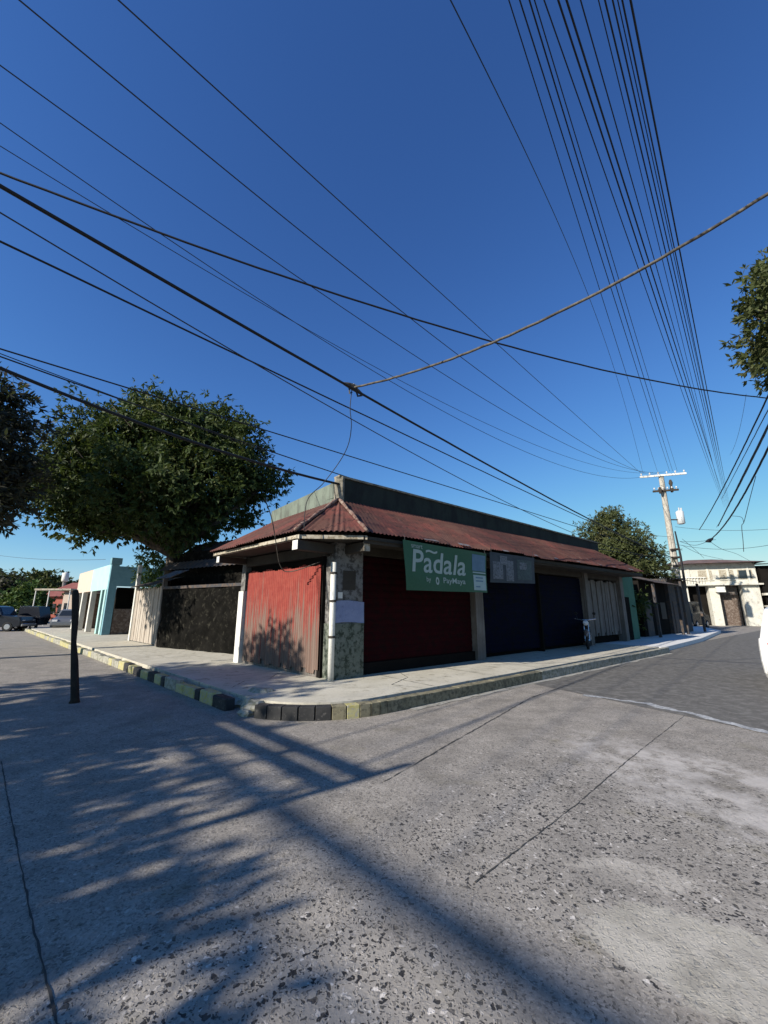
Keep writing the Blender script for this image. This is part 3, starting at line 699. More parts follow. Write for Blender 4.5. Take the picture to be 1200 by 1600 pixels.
m = MB(); m.grid(lambda i, j: DW(-1.9 + (WLn * 1.15 + 1.9) * i, -.75 - 1.6 * j, 3.15 + 1.35 * j + .02 * math.cos(i * 180)), 90, 2); m.build('roof', M['tin_dark'], hut, True)
m = MB(); m.grid(lambda i, j: DW(-.2 + 1.0 * i, .25 - .75 * j, 2.70 + .35 * j + .02 * math.cos(i * 50)), 30, 2); m.build('awning', M['galv'], hut, True)
# bush over the plank fence
def leaf_cloud(lobes, n_cl, leaf, per, seed, droop=.4, shell=(.62, 1.0), width=.3):
    rr = np.random.default_rng(seed); C = np.array([l[:3] for l in lobes]); Rd = np.array([l[3:6] if len(l) > 4 else (l[3],) * 3 for l in lobes])
    area = (Rd.prod(1)) ** (2 / 3); pr = area / area.sum(); idx = rr.choice(len(lobes), n_cl, p=pr)
    d = rr.normal(size=(n_cl, 3)); d /= np.linalg.norm(d, axis=1, keepdims=True)
    rad = rr.uniform(shell[0], shell[1], n_cl) ** .6
    bump = 1 + .20 * np.sin(d[:, 0] * 7 + idx) * np.sin(d[:, 1] * 6 + idx * 2) + .14 * np.sin(d[:, 2] * 9 + idx * 3)
    P = C[idx] + d * Rd[idx] * (rad * bump)[:, None]
    ncl = max(6, n_cl // 22); cc_ = rr.integers(0, n_cl, ncl); cid = rr.integers(0, ncl, n_cl)
    # pull most twigs into leafy clumps
    same = rr.random(n_cl) < .88; cr = (leaf * 3.0) * rr.uniform(.6, 1.2, ncl)
    off_ = np.clip(rr.normal(size=(n_cl, 3)) * .55, -.95, .95); P2 = P[cc_[cid]] + off_ * np.array([1, 1, .8]) * cr[cid][:, None]; dd_ = d[cc_[cid]] + off_ * .5; dd_ /= np.linalg.norm(dd_, axis=1, keepdims=True)
    P = np.where(same[:, None], P2, P); d = np.where(same[:, None], dd_, d)
    V = np.zeros((n_cl * per, 4, 3)); base = np.repeat(P, per, 0); out = np.repeat(d, per, 0)
    N = n_cl * per
    a = out * .6 + rr.normal(size=(N, 3)) * .75; a[:, 2] -= droop; a /= np.linalg.norm(a, axis=1, keepdims=True)
    b = np.cross(a, rr.normal(size=(N, 3)) * .5 + out); b /= np.linalg.norm(b, axis=1, keepdims=True) + 1e-9
    L = (leaf * rr.uniform(.6, 1.25, N))[:, None]; W = L * width
    V[:, 0] = base; V[:, 1] = base + a * L * .5 + b * W * .5; V[:, 2] = base + a * L; V[:, 3] = base + a * L * .5 - b * W * .5
    return V.reshape(-1, 3)
def leaves_obj(V, name, mat, parent):
    n = len(V) // 4; me = bpy.data.meshes.new(name); off = WL.get(parent.name, Vector()) if parent else Vector(); V = V - np.array(off)
    me.vertices.add(len(V)); me.vertices.foreach_set('co', V.ravel()); me.loops.add(4 * n); me.loops.foreach_set('vertex_index', np.arange(4 * n, dtype=np.int32))
    me.polygons.add(n); me.polygons.foreach_set('loop_start', np.arange(0, 4 * n, 4, dtype=np.int32)); me.polygons.foreach_set('loop_total', np.full(n, 4, dtype=np.int32))
    me.update(calc_edges=True); me.materials.append(mat); o = bpy.data.objects.new(name, me); col.objects.link(o); o.parent = parent; WL[o.name] = off; return o
def tree(name, label, base, lobes, n_cl, leaf, per, seed, leafmat, trunk_r, fork, group=None, droop=.4, width=.3, shell=(.62, 1.0)):
    t = thing(name, label, 'tree', base, group); b = Vector(base); rr = random.Random(seed)
    m = MB(); f = Vector(fork); pts = [b, b.lerp(f, .35) + Vector((rr.uniform(-.1, .1), rr.uniform(-.1, .1), 0)), b.lerp(f, .7), f]
    m.tube(pts, [trunk_r * 1.35, trunk_r, trunk_r * .92, trunk_r * .85], 9)
    for l in lobes:
        c = Vector(l[:3]); mid = f.lerp(c, .5) + Vector((rr.uniform(-.3, .3), rr.uniform(-.3, .3), rr.uniform(-.1, .3)))
        m.tube([f - UP * .1, mid, c], [trunk_r * .55, trunk_r * .33, trunk_r * .14], 6)
        for k in range(4):
            e = c + Vector((rr.uniform(-1, 1), rr.uniform(-1, 1), rr.uniform(-.6, .9))) * (l[3] * .75); s = mid.lerp(c, rr.uniform(.3, 1))
            m.tube([s, s.lerp(e, .5) + UP * .1, e], [trunk_r * .15, trunk_r * .09, trunk_r * .04], 4)
    m.build('trunk', M['bark'], t, True)
    leaves_obj(leaf_cloud(lobes, n_cl, leaf, per, seed, droop, shell, width), 'crown', leafmat, t)
    return t
def lobe(px, py, Y, rpx, ry=None):
    p = at_Y(px, py, Y); s = rpx / F * Y / ray(px, py).y; return (p.x, p.y, p.z, s, s * (ry or 1), s * .92)
Yt = 18.0
LB = [lobe(250, 690, Yt, 72), lobe(170, 690, Yt + .5, 62), lobe(330, 700, Yt, 66), lobe(110, 720, Yt, 48), lobe(385, 745, Yt + .3, 50),
      lobe(215, 760, Yt - 1.2, 80), lobe(300, 780, Yt - .8, 74), lobe(130, 780, Yt - .3, 52), lobe(125, 825, Yt - .2, 32), lobe(80, 760, Yt + .6, 40),
      lobe(255, 802, Yt, 50), lobe(345, 800, Yt + 1, 46), lobe(190, 802, Yt + .5, 40), lobe(235, 650, Yt + 1.5, 34), lobe(320, 655, Yt + 1.5, 24), lobe(300, 730, Yt + 2.5, 90), lobe(170, 740, Yt + 2.5, 80), lobe(412, 760, Yt + .6, 28)]
tb = at_z(272, 1003, 0); tb = Vector((-8.9 * Yt / 16.4 * .98, Yt, 0)); fk = at_Y(272, 865, Yt)
tb = Vector((fk.x, fk.y, 0))
tree('mango_tree', 'big dense round mango tree rising behind the dark hut', tb, LB, 16500, .25, 7, 3, M['leaf_mango'], .34, fk, width=.36, droop=.7)
# dusky tree at the left edge, across the left street
tB = at_Y(-60, 700, 12.5)
LBB = [lobe(-42, 615, 12.5, 50), lobe(-42, 690, 12, 50), lobe(-15, 772, 12.5, 36), lobe(-70, 690, 13, 90), lobe(-60, 780, 12.5, 60), lobe(20, 738, 13, 20)]
tree('street_tree', 'dusky leaved tree cut by the left edge, hanging over the street', (tB.x - .6, 12.5, 0), LBB, 3600, .26, 7, 5, M['leaf_purple'], .24, (tB.x - .4, 12.5, 3.2))
# tree at the right edge
LBR = [lobe(1222, 470, 8.0, 56), lobe(1250, 432, 8.3, 56), lobe(1196, 486, 8.0, 26), lobe(1243, 528, 8.0, 40), lobe(1310, 500, 8.6, 100), lobe(1226, 558, 8, 18), lobe(1320, 420, 9, 80)]
tr = Vector((11.2, 8.6, 0))
tree('street_tree', 'green leafy tree cut by the right edge high above the white car', tr, LBR, 4200, .17, 7, 9, M['leaf_far'], .2, (11.0, 8.6, 4.4), droop=.3, width=.36)
# tree beyond the far end of the shop
LF_ = [lobe(955, 835, 27, 34), lobe(930, 838, 27, 22), lobe(985, 845, 27, 28), lobe(955, 822, 27.5, 18), lobe(1008, 868, 27, 26), lobe(960, 865, 26.5, 36), lobe(990, 880, 26, 30), lobe(1015, 900, 26, 26), lobe(935, 865, 27.5, 26), lobe(960, 803, 28, 7)]
tf = at_Y(985, 900, 27)
tree('yard_tree', 'olive tree rising behind the far end of the red roof', (tf.x, 27, 0), LF_, 5600, .22, 6, 11, M['leaf_far'], .25, (tf.x, 27, 3.2))
# tree that throws the dappled shade, standing left of the camera across the street
SA = []
for (x, y, z, r) in [(-12.2, 2.7, 6.7, .7), (-11.5, 3.6, 6.3, .6), (-10.2, .6, 4.3, 1.3), (-11.5, 1.5, 5.4, 1.6), (-12.8, .2, 6.0, 1.7), (-13.6, 2.0, 6.4, 1.6), (-12.0, -1.2, 5.4, 1.3), (-14.6, .4, 6.6, 1.6), (-9.3, -.8, 3.9, 1.0), (-15.5, 2.4, 6.0, 1.5), (-13.0, 3.6, 5.4, 1.3), (-10.4, 2.6, 4.0, 1.0), (-11.0, -2.6, 4.8, 1.1), (-9.4, -2.7, 4.3, 1.0), (-8.6, -1.9, 3.5, .8), (-8.0, -2.9, 3.7, .7), (-10.4, -3.8, 4.9, .9), (-15.8, -1.0, 5.8, 1.3)]:
    SA.append((x, y, z, r * .72, r * .72, r * .42))
tree('shade_tree', 'spreading tree on the left, out of the picture, dappling the street with shade', (-13.0, .8, 0), SA, 3500, .29, 6, 21, M['leaf_mango'], .28, (-13.0, .8, 3.2), width=.36)

# bush beside the turquoise house
bp = LF(PF1 + .9, -.9, 0); bush = thing('bush', 'yellow green bush peeping over the post of the plank fence', 'shrub', (bp.x, bp.y, 0))
m = MB(); m.tube([bp, bp + UP * 2.6], [.08, .04], 6); m.build('stem', M['bark'], bush)
leaves_obj(leaf_cloud([(bp.x, bp.y, 3.5, .8), (bp.x + .5, bp.y - .3, 3.0, .7), (bp.x - .5, bp.y + .3, 3.9, .5)], 420, .2, 6, 31), 'leaves', M['leaf_bush'], bush)

# turquoise house
TH0 = LF.hit(159, 990)[0]; TH1 = TH0 + 9.5
th = thing('turquoise_house', 'one storey turquoise house with sunlit porch columns and side carport', 'house', LF(TH0 + 4, -2, SW))
def hb(k0, k1, o0, o1, z0, z1, name, mat, par, bev=0):
    m = MB(); m.box(LF, k0, k1, o0, o1, z0, z1, bev); o = m.build(name, mat, par); fix_normals(o); return o
hb(TH0 + .28, TH0 + 4.9, -.22, .0, 2.62, 4.0, 'upper_wall', M['turq_lit'], th)
hb(TH0 + 4.9, TH1, -.22, .0, 2.62, 4.0, 'upper_wall', M['peach'], th)
hb(TH0, TH0 + .28, -7.0, .03, SW, 4.0, 'side_wall', M['turq'], th) if False else None
# side wall with the carport opening
hb(TH0, TH0 + .28, -.36, .02, SW, 4.0, 'side_wall', M['turq'], th)
hb(TH0, TH0 + .28, -8.0, -.36, 2.8, 3.9, 'side_wall', M['turq'], th)
hb(TH0 - .06, TH0 + .34, -.45, .06, 4.0, 4.35, 'pier_cap', M['turq'], th)
hb(TH0 + .4, TH1, -4, -2.2, SW, 2.62, 'back_wall', M['brown_wall'], th)
hb(TH0 + .3, TH1, -8, -.22, 3.7, 3.8, 'flat_roof', M['tin_dark'], th)
hb(TH1 - .1, TH1 + .1, -8, -.3, SW, 2.62, 'end_wall', M['brown_wall'], th)
for kk in (TH0 + .55, TH0 + 1.5, TH0 + 4.3, TH0 + 7, TH1 - .3):
    hb(kk - .14, kk + .14, -.25, .04, SW, 2.62, 'porch_column', M['turq_lit'] if kk < TH0 + 3 else M['white_paint'], th, .02)
hb(TH0 + .3, TH0 + 4, -1.2, -1.1, SW, 1.1, 'low_wall', M['brown_wall'], th)
hb(TH0 + .02, TH0 + .2, -7.0, -.40, SW, 1.55, 'carport_wall', M['brown_wall'], th)
hb(TH0 + 1.8, TH0 + 2.0, -8.0, -.8, SW, 2.8, 'carport_wall', M['wall_dark'], th)

# far end of the left street -----------------------------------------------------------
YF = 46
def far_house(px0, px1, ytop, Y, depth, wall, roof, name, label, roof_h=1.6, openings=3):
    a = at_Y(px0, 960, Y); b = at_Y(px1, 960, Y); z = at_Y((px0 + px1) / 2, ytop, Y).z
    T = lambda x, y, zz: Vector((a.x + x, Y + y, zz)); W = b.x - a.x
    h = thing(name, label, 'house', (a.x + W / 2, Y, 0))
    m = MB(); m.box(T, 0, W, 0, depth, 0, z - roof_h); o = m.build('wall', wall, h); fix_normals(o)
    m = MB(); e = .5
    m.add([T(-e, -e, z - roof_h), T(W + e, -e, z - roof_h), T(W + e, depth + e, z - roof_h), T(-e, depth + e, z - roof_h), T(W * .3, depth / 2, z), T(W * .7, depth / 2, z)], [(0, 1, 5, 4), (1, 2, 5), (2, 3, 4, 5), (3, 0, 4), (3, 2, 1, 0)])
    o = m.build('roof', roof, h); fix_normals(o)
    for i in range(openings):
        x = W * (i + .5) / openings; m = MB(); m.box(T, x - W * .12, x + W * .12, -.05, .0 - .003, .9, 2.2); o = m.build('window', M['glass'], h); fix_normals(o)
        m = MB(); m.box(T, x - W * .13, x + W * .13, -.09, -.052, .78, .9); o2 = m.build('sill', M['fascia'], o); fix_normals(o2)
    return h
far_house(60, 100, 908, 60, 8, M['red_house'], M['red_roof'], 'red_house', 'far red walled house with rusty roof at the end of the left street', 2.2)
far_house(94, 121, 899, 52, 7, M['peach'], M['red_roof'], 'pink_house', 'far pinkish house with dark red roof next to the turquoise house', 2.0, 2)
far_house(-70, 20, 915, 75, 8, M['brown_wall'], M['tin_brown'], 'brown_house', 'far brown house behind the trees at the left edge', 2.0)
m = MB(); a, b = at_Y(62, 921, 40), at_Y(118, 921, 40); T = lambda x, y, z: Vector((a.x + x, 40 + y, z))
can = thing('canopy', 'thin pale canopy on posts at the far end of the left street', 'canopy', (a.x, 40, 0)); zc = a.z
m.box(T, 0, b.x - a.x, -.6, 1.5, zc - .1, zc + .06); o = m.build('canopy_roof', M['fascia'], can); fix_normals(o)
for x in (.1, 1.4, b.x - a.x - .1):
    m = MB(); m.tube([T(x, -.5, 0), T(x, -.5, zc - .1)], .05, 6); m.build('post', M['white_paint'], can)
def hedge(name, label, lobes, n, leaf, seed, mat, r=.15):
    x, y = lobes[0][0], lobes[0][1]; t = thing(name, label, 'tree', (x, y, 0)); m = MB()
    for l in lobes: m.tube([Vector((l[0], l[1], 0)), Vector((l[0] + .1, l[1], l[2]))], [r, r * .5], 6)
    m.build('trunk', M['bark'], t); leaves_obj(leaf_cloud(lobes, n, leaf, 6, seed, .3, (.5, 1), .5), 'crown', mat, t)
hedge('street_tree', 'dark pointed tree at the left edge beyond the parked dark car', [lobe(2, 925, 45, 17), lobe(-12, 940, 45, 22), lobe(8, 912, 46, 9), lobe(4, 945, 45, 15)], 1100, .45, 41, M['leaf_purple'])
hedge('street_tree', 'yellow green rounded tree between dark car and red house', [lobe(32, 938, 44, 16), lobe(50, 930, 44, 13), lobe(20, 945, 44, 13), lobe(45, 948, 44, 16), lobe(62, 945, 45, 12)], 1300, .4, 42, M['leaf_bush'])
hedge('distant_tree', 'distant tree line over the red house roof', [lobe(20, 915, 85, 12), lobe(45, 913, 85, 12), lobe(70, 914, 85, 10), lobe(92, 917, 85, 9), lobe(-5, 916, 85, 12)], 1200, .9, 43, M['leaf_far'])
m = MB(); a = at_Y(103, 897, 70); m.tube([Vector((a.x, 70, 0)), Vector((a.x, 70, a.z - 1.2))], .25, 8); wt = thing('water_tank', 'white water tank on a stand over the pink house', 'tank', (a.x, 70, 0)); m.build('stand', M['galv'], wt)
m = MB(); m.tube([Vector((a.x, 70, a.z - 1.3)), Vector((a.x, 70, a.z - 1.1)), Vector((a.x, 70, a.z + .1)), Vector((a.x, 70, a.z + .3))], [.4, .5, .5, .2], 14); m.build('tank', M['white_paint'], wt, True)

# ---------------------------------------------------------------- vehicles
def car(name, label, T, L, Wd, H, paint, kind='hatch', cat='car'):
    o = thing(name, label, cat, T(L / 2, 0, 0)); hw = Wd / 2
    if kind == 'hatch': lower = [(0.0, .32), (-.03, .55), (.02, .85), (.08, 1.0), (L * .5, 1.0), (L - 1.1, .98), (L - .25, .78), (L - .02, .6), (L, .35), (L - .1, .22), (.1, .22)]; cab = [(.10, .98), (.42, H - .05), (.75, H), (L * .5, H), (L * .62, H - .06), (L - 1.15, .98)]
    elif kind == 'suv': lower = [(0, .4), (-.03, .6), (.0, .95), (.05, 1.12), (L * .5, 1.12), (L - 1.2, 1.1), (L - .1, .98), (L, .7), (L, .42), (L - .15, .3), (.15, .3)]; cab = [(.06, 1.1), (.22, H - .05), (.5, H), (L * .55, H), (L * .64, H - .08), (L - 1.25, 1.1)]
    else: lower = [(0, .4), (-.02, .7), (0, 1.0), (.05, 1.15), (L * .5, 1.15), (L - .9, 1.15), (L - .15, 1.0), (L, .75), (L, .42), (L - .15, .3), (.15, .3)]; cab = [(.05, 1.12), (.10, H - .05), (.3, H), (L * .6, H), (L * .72, H - .08), (L - .85, 1.12)]
    def prof(poly, hw_fn, n=1):
        m = MB(); rings = []
        for s in (-1, -.97, -.86, .86, .97, 1):
            inset = {1: .10, .97: .03, .86: 0}[abs(s)]
            cx = sum(p[0] for p in poly) / len(poly); cz = sum(p[1] for p in poly) / len(poly)
            rings.append([T(p[0] + (cx - p[0]) * inset * .35, s * hw_fn(p[1]), p[1] + (cz - p[1]) * inset * .5) for p in poly])
        m.loft(rings); return m
    b = prof(lower, lambda z: hw * (1 - .04 * abs(z - .7))).build('body', paint, o); fix_normals(b)
    c = prof(cab, lambda z: hw * (.95 - .13 * (z - 1) / (H - 1))).build('cabin', paint, o); fix_normals(c)
    # glass: side strips, rear, windscreen
    gz0, gz1 = 1.06 + (0 if kind == 'hatch' else .1), H - .14
    def gl(pts, name='window'):
        m = MB(); m.add(pts, [tuple(range(len(pts)))]); return m.build(name, M['glass'], o)
    yo = lambda z: hw * (.95 - .13 * (z - 1) / (H - 1)) + .008
    for s in (-1, 1):
        gl([T(.5, s * yo(gz0), gz0), T(L * .36, s * yo(gz0), gz0), T(L * .36, s * yo(gz1), gz1), T(.62, s * yo(gz1), gz1)])
        gl([T(L * .38, s * yo(gz0), gz0), T(L - 1.45, s * yo(gz0), gz0), T(L * .58, s * yo(gz1), gz1), T(L * .38, s * yo(gz1), gz1)])
    def along(poly, i0, i1, t): return poly[i0][0] + (poly[i1][0] - poly[i0][0]) * t, poly[i0][1] + (poly[i1][1] - poly[i0][1]) * t
    (x0, z0), (x1, z1) = along(cab, 0, 1, .2), along(cab, 0, 1, .9); gl([T(x0 - .02, -hw * .78, z0), T(x0 - .02, hw * .78, z0), T(x1 - .02, hw * .7, z1), T(x1 - .02, -hw * .7, z1)], 'rear_window')
    (x0, z0), (x1, z1) = along(cab, 5, 4, .1), along(cab, 5, 4, .92); gl([T(x0 + .02, -hw * .8, z0), T(x0 + .02, hw * .8, z0), T(x1 + .02, hw * .72, z1), T(x1 + .02, -hw * .72, z1)], 'windscreen')
    for x in (.75, L - .8):
        for s in (-1, 1):
            m = MB(); r = .32; y0, y1 = s * (hw - .20), s * (hw + .01); c0 = T(x, y0, r); c1 = T(x, y1, r); ax = (c1 - c0)
            m.tube([c0, c0 + ax * .12, c0 + ax * .9, c1], [r * .9, r, r, r * .92], 18); wo = m.build('wheel', M['tyre'], o)
            m = MB(); m.tube([c1 - ax * .01, c1 + ax * .05], [r * .6, r * .55], 12); m.build('rim', M['chrome'], wo)
    for s in (-1, 1):
        m = MB(); m.box(T, -.045, .06, s * hw * .66 - .12, s * hw * .66 + .12, .72, .92); q = m.build('tail_light', M['lamp_red'], o); fix_normals(q)
        m = MB(); m.box(T, L - .2, L - .01, s * hw * .66 - .16, s * hw * .66 + .16, .62, .76); q = m.build('headlight', M['lamp_clear'], o); fix_normals(q)
        m = MB(); m.box(T, L - 1.5, L - 1.35, s * (hw + .03) - .08, s * (hw + .03) + .08, 1.02, 1.14, .02); q = m.build('mirror', paint, o); fix_normals(q)
    m = MB(); m.box(T, -.07, .02, -hw * .92, hw * .92, .34, .52, .02); q = m.build('bumper', paint if kind == 'hatch' else M['chrome'], o); fix_normals(q)
    m = MB(); m.box(T, L - .03, L + .06, -hw * .92, hw * .92, .34, .52, .02); q = m.build('bumper', paint if kind == 'hatch' else M['chrome'], o); fix_normals(q)
    return o
# white car cut by the right edge (parked along the right street, tail towards the camera)
wc = Vector((8.15, 8.0, 0)); car('white_car', 'white car cut by the right edge, parked along the right street', placed(wc, R(50)), 3.9, 1.65, 1.62, M['car_white'])
pc = at_z(12, 987, 0); car('dark_car', 'dark parked car at the left edge at the end of the street', placed((pc.x - 3.9, pc.y + .2, 0), R(78)), 4.4, 1.8, 1.75, M['car_dark'], 'suv')
pc = at_z(90, 985, 0); car('grey_car', 'grey car facing us beside the far porch columns', placed((pc.x - 1.4, pc.y + 4.0, 0), R(158)), 4.0, 1.7, 1.5, M['car_silver'])
# motor tricycle with sidecar, far left
pc = at_z(48, 984, 0); T = placed((pc.x, pc.y, 0), R(90))
tri = thing('tricycle', 'dark covered sidecar with white trim between the two far cars', 'tricycle', T(0, 0, 0))
m = MB(); m.loft([[T(a, s, c) for a, c in [(-.8, .35), (.75, .35), (.95, .9), (.7, 1.7), (-.7, 1.75), (-.85, 1.0)]] for s in (-.5, .5)]); o = m.build('sidecar', M['car_dark'], tri); fix_normals(o)
m = MB(); m.tube([T(-.9, -.55, 1.5), T(-1.0, -.55, .9), T(-1.15, -.55, .45), T(.6, -.55, .42)], .06, 6); m.build('trim', M['white_paint'], tri)
for x in (-.6, .6, ):
    m = MB(); m.tube([T(x, -.48, .28), T(x, -.60, .28)], .28, 14); o = m.build('wheel', M['tyre'], tri); m = MB(); m.tube([T(x, -.61, .28), T(x, -.62, .28)], .15, 10); m.build('rim', M['chrome'], o)
# motorbike against the navy shutter
def motorbike(T, label):
    o = thing('motorbike', label, 'motorbike', T(0, 0, 0))
    for x in (-.62, .62):
        m = MB(); n = 20; 
        m.loft([[T(x + .27 * math.cos(a) + dr * math.cos(a), y, .29 + (.27 + dr) * math.sin(a) - .0) for dr, y in ((.0, -.045), (.03, 0), (.0, .045), (-.06, .03), (-.06, -.03))] for a in [2 * math.pi * i / n for i in range(n + 1)]], False)
        wh = m.build('wheel', M['tyre'], o, True); m = MB(); m.tube([T(x, -.06, .29), T(x, .06, .29)], .07, 8); m.build('hub', M['chrome'], wh)
    m = MB(); m.tube([T(-.62, .06, .29), T(-.2, .1, .42), T(.15, .08, .45), T(.45, 0, .88)], .035, 6); m.tube([T(-.25, 0, .45), T(-.55, 0, .72), T(.35, 0, .72)], .03, 6); m.build('frame', M['iron'], o)
    m = MB(); m.tube([T(.62, .07, .29), T(.46, .07, .92)], .025, 6); m.tube([T(.62, -.07, .29), T(.46, -.07, .92)], .025, 6); m.build('fork', M['chrome'], o)
    m = MB(); m.tube([T(-.78, 0, .78), T(-.5, 0, .8), T(-.1, 0, .77), T(.08, 0, .8)], [.06, .11, .12, .06], 8); m.build('seat', M['black'], o, True)
    m = MB(); m.tube([T(.05, 0, .74), T(.2, 0, .8), T(.38, 0, .84)], [.07, .14, .07], 8); m.build('tank', M['car_dark'], o, True)
    m = MB(); m.tube([T(.40, .34, 1.04), T(.47, .1, 1.0), T(.47, -.1, 1.0), T(.40, -.34, 1.04)], .017, 6); m.build('handlebar', M['chrome'], o)
    m = MB(); m.tube([T(.50, 0, .9), T(.58, 0, .9), T(.64, 0, .9)], [.06, .1, .08], 10); m.build('headlight', M['lamp_clear'], o, True)
    m = MB(); m.tube([T(.34, .0, .62), T(.62, 0, .60), T(.88, 0, .46)], [.03, .09, .03], 8); m.build('mudguard', M['galv'], o, True)
    m = MB(); m.box(T, -.2, .2, -.12, .12, .26, .55, .04); q = m.build('engine', M['galv'], o); fix_normals(q)
    for s in (-1, 1):
        m = MB(); m.tube([T(.42, s * .25, 1.03), T(.40, s * .3, 1.22)], .008, 4); m.tube([T(.39, s * .30, 1.22), T(.37, s * .30, 1.23)], .055, 8); m.build('mirror', M['black'], o)
mk = RF.hit(908, 1000)[0]; motorbike(placed(RF(mk - .2, .35, SW), R(50 + 158)), 'dark motorbike parked on the pavement by the navy shutter')

# ---------------------------------------------------------------- right street beyond the shop
def rb(k0, k1, o0, o1, z0, z1, name, mat, par, bev=0):
    m = MB(); m.box(RF, k0, k1, o0, o1, z0, z1, bev); o = m.build(name, mat, par); fix_normals(o); return o
kE = RKE + .15
gw = thing('green_wall', 'short sea green wall closing the far end of the shop', 'wall', RF(kE + .8, -.2, SW))
rb(kE + .02, kE + 1.6, -.32, -.12, SW, 3.1, 'panel', M['green_wall'], gw)
rb(kE + .3, kE + .75, -.12, -.09, SW, 2.1, 'door', M['wall_dark'], gw)
bs = RF(kE + 2.0, -.7, 0); bu = thing('bush', 'dark shaded bush between the sea green wall and the tin shack', 'shrub', (bs.x, bs.y, SW))
m = MB(); m.tube([bs + UP * SW, bs + UP * 1.8], [.07, .03], 6); m.build('stem', M['bark'], bu)
leaves_obj(leaf_cloud([(bs.x, bs.y, 2.0, .6), (bs.x + .5, bs.y + .4, 1.7, .6), (bs.x, bs.y, 1.1, .6)], 500, .22, 6, 51), 'leaves', M['leaf_mango'], bu)
def shack(k0, k1, off, zt, wall, roof, label, par_z=.6):
    o = thing('tin_shack', label, 'shack', RF((k0 + k1) / 2, off, SW))
    rb(k0, k1, off - 3, off, SW, zt, 'wall', wall, o)
    m = MB(); m.grid(lambda i, j: RF(k0 - .2 + (k1 - k0 + .4) * i, off + .75 - 3.2 * j, zt - .12 + par_z * 1.5 * j + .018 * math.cos(i * (k1 - k0) * 50)), int((k1 - k0) * 16), 2); m.build('roof', roof, o, True)
    rb(k0 + .4, k0 + 1.3, off + .004, off + .03, SW, 2.0, 'door', M['tin_dark'], o)
    rb(k1 - 1.2, k1 - .4, off + .004, off + .03, 1.0, 1.9, 'window', M['black'], o)
    rb(k0 + .05, k0 + .17, off + .55, off + .67, SW, zt - .2, 'post', M['tin_dark'], o)
    rb(k1 - .17, k1 - .05, off + .55, off + .67, SW, zt - .2, 'post', M['tin_dark'], o)
    return o
SK = kE + 3.2
shack(SK, SK + 4.0, -.4, 3.0, M['wall_dark'], M['tin_brown'], 'dark tin shack with brown lean-to roof beyond the sea green wall')
shack(SK + 4.3, SK + 8.0, -.3, 3.3, M['tin_dark'], M['tin_dark'], 'black tin shack with sloping roof next to the parked jeep', .5)
# low roof behind
bh = thing('shed', 'brown roofed shed behind the shacks under the olive tree', 'shed', RF(SK + 2.5, -6, 0))
rb(SK - 2.5, SK + 6, -9, -5.5, 0, 3.6, 'wall', M['wall_dark'], bh)
m = MB(); m.grid(lambda i, j: RF(SK - 3 + 9.5 * i, -4.8 - 2.6 * j, 3.55 + 1.1 * j), 40, 2); m.build('roof', M['tin_brown'], bh, True)
# jeep
jp = at_z(1100, 981, 0); T = placed((jp.x - .6, jp.y + .9, .0), R(50))
jo = car('jeep', 'dark boxy jeep with white trim parked before the cream house', placed((jp.x - 2.4, jp.y - .9, 0), R(56)), 3.6, 1.6, 2.1, M['car_dark'], 'jeep', 'jeep')
# cream two storey house facing us at the bend
cream = thing('cream_house', 'cream house with two ground floor openings where the right street bends', 'house', at_z(1115, 975, 0))
YC = 40.0
ca = at_Y(1064, 960, YC); cb = at_Y(1148, 960, YC)
ca.z = cb.z = 0
cb = cb + Vector((0.9, -2.2, 0))
cd = (cb - ca).normalized(); cn = Vector((cd.y, -cd.x, 0)); CW = (cb - ca).length
CH = lambda a, b, c: ca + cd * a + cn * b + UP * c
def cbx(a0, a1, b0, b1, c0, c1, name, mat, par):
    m = MB(); m.box(CH, a0, a1, b0, b1, c0, c1); o = m.build(name, mat, par); fix_normals(o); return o
HZ = at_Y(1110, 881, YC).z; MZ = at_Y(1110, 916, YC).z
cbx(0, CW, -6, -.9, 0, MZ, 'back_wall', M['wall_dark'], cream)
cbx(0, CW, -.8, 0, MZ, HZ, 'upper_wall', M['cream'], cream)
pw_ = CW / 5.2
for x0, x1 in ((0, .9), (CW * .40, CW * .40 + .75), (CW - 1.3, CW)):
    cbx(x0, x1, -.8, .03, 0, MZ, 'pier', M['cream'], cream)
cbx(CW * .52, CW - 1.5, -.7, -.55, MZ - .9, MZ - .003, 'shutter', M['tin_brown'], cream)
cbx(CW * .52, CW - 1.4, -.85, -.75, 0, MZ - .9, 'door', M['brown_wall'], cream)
for x in (CW * .30, CW * .56, CW * .78):
    wn_ = cbx(x, x + 1.1, .003, .03, MZ + .55, MZ + 1.45, 'window', M['cream'] if x > 9e9 else M['fascia'], cream); cbx(x + .08, x + 1.02, .032, .05, MZ + .62, MZ + 1.38, 'pane', M['glass'], wn_) if x > CW * .7 else cbx(x - .05, x + 1.15, .03, .10, MZ + .48, MZ + .55, 'sill', M['cream'], wn_)
cbx(-.3, CW + .2, -.8, .45, MZ + .02, MZ + .16, 'ledge', M['cream'], cream)
m = MB(); m.add([CH(-.8, .9, HZ - .1), CH(CW + .6, .9, HZ - .1), CH(CW + .6, -7, HZ - .1), CH(-.8, -7, HZ - .1), CH(2.2, -3, HZ + .6), CH(CW - 2.2, -3, HZ + .6)], [(0, 1, 5, 4), (1, 2, 5), (2, 3, 4, 5), (3, 0, 4), (3, 2, 1, 0)])
o = m.build('roof', M['red_roof_old'], cream); fix_normals(o)
for x in (CW * .18, CW * .42, CW * .66, CW * .9):
    cbx(x - .09, x + .09, .003, .06, MZ + .17, HZ - .12, 'pilaster', M['cream'], cream)
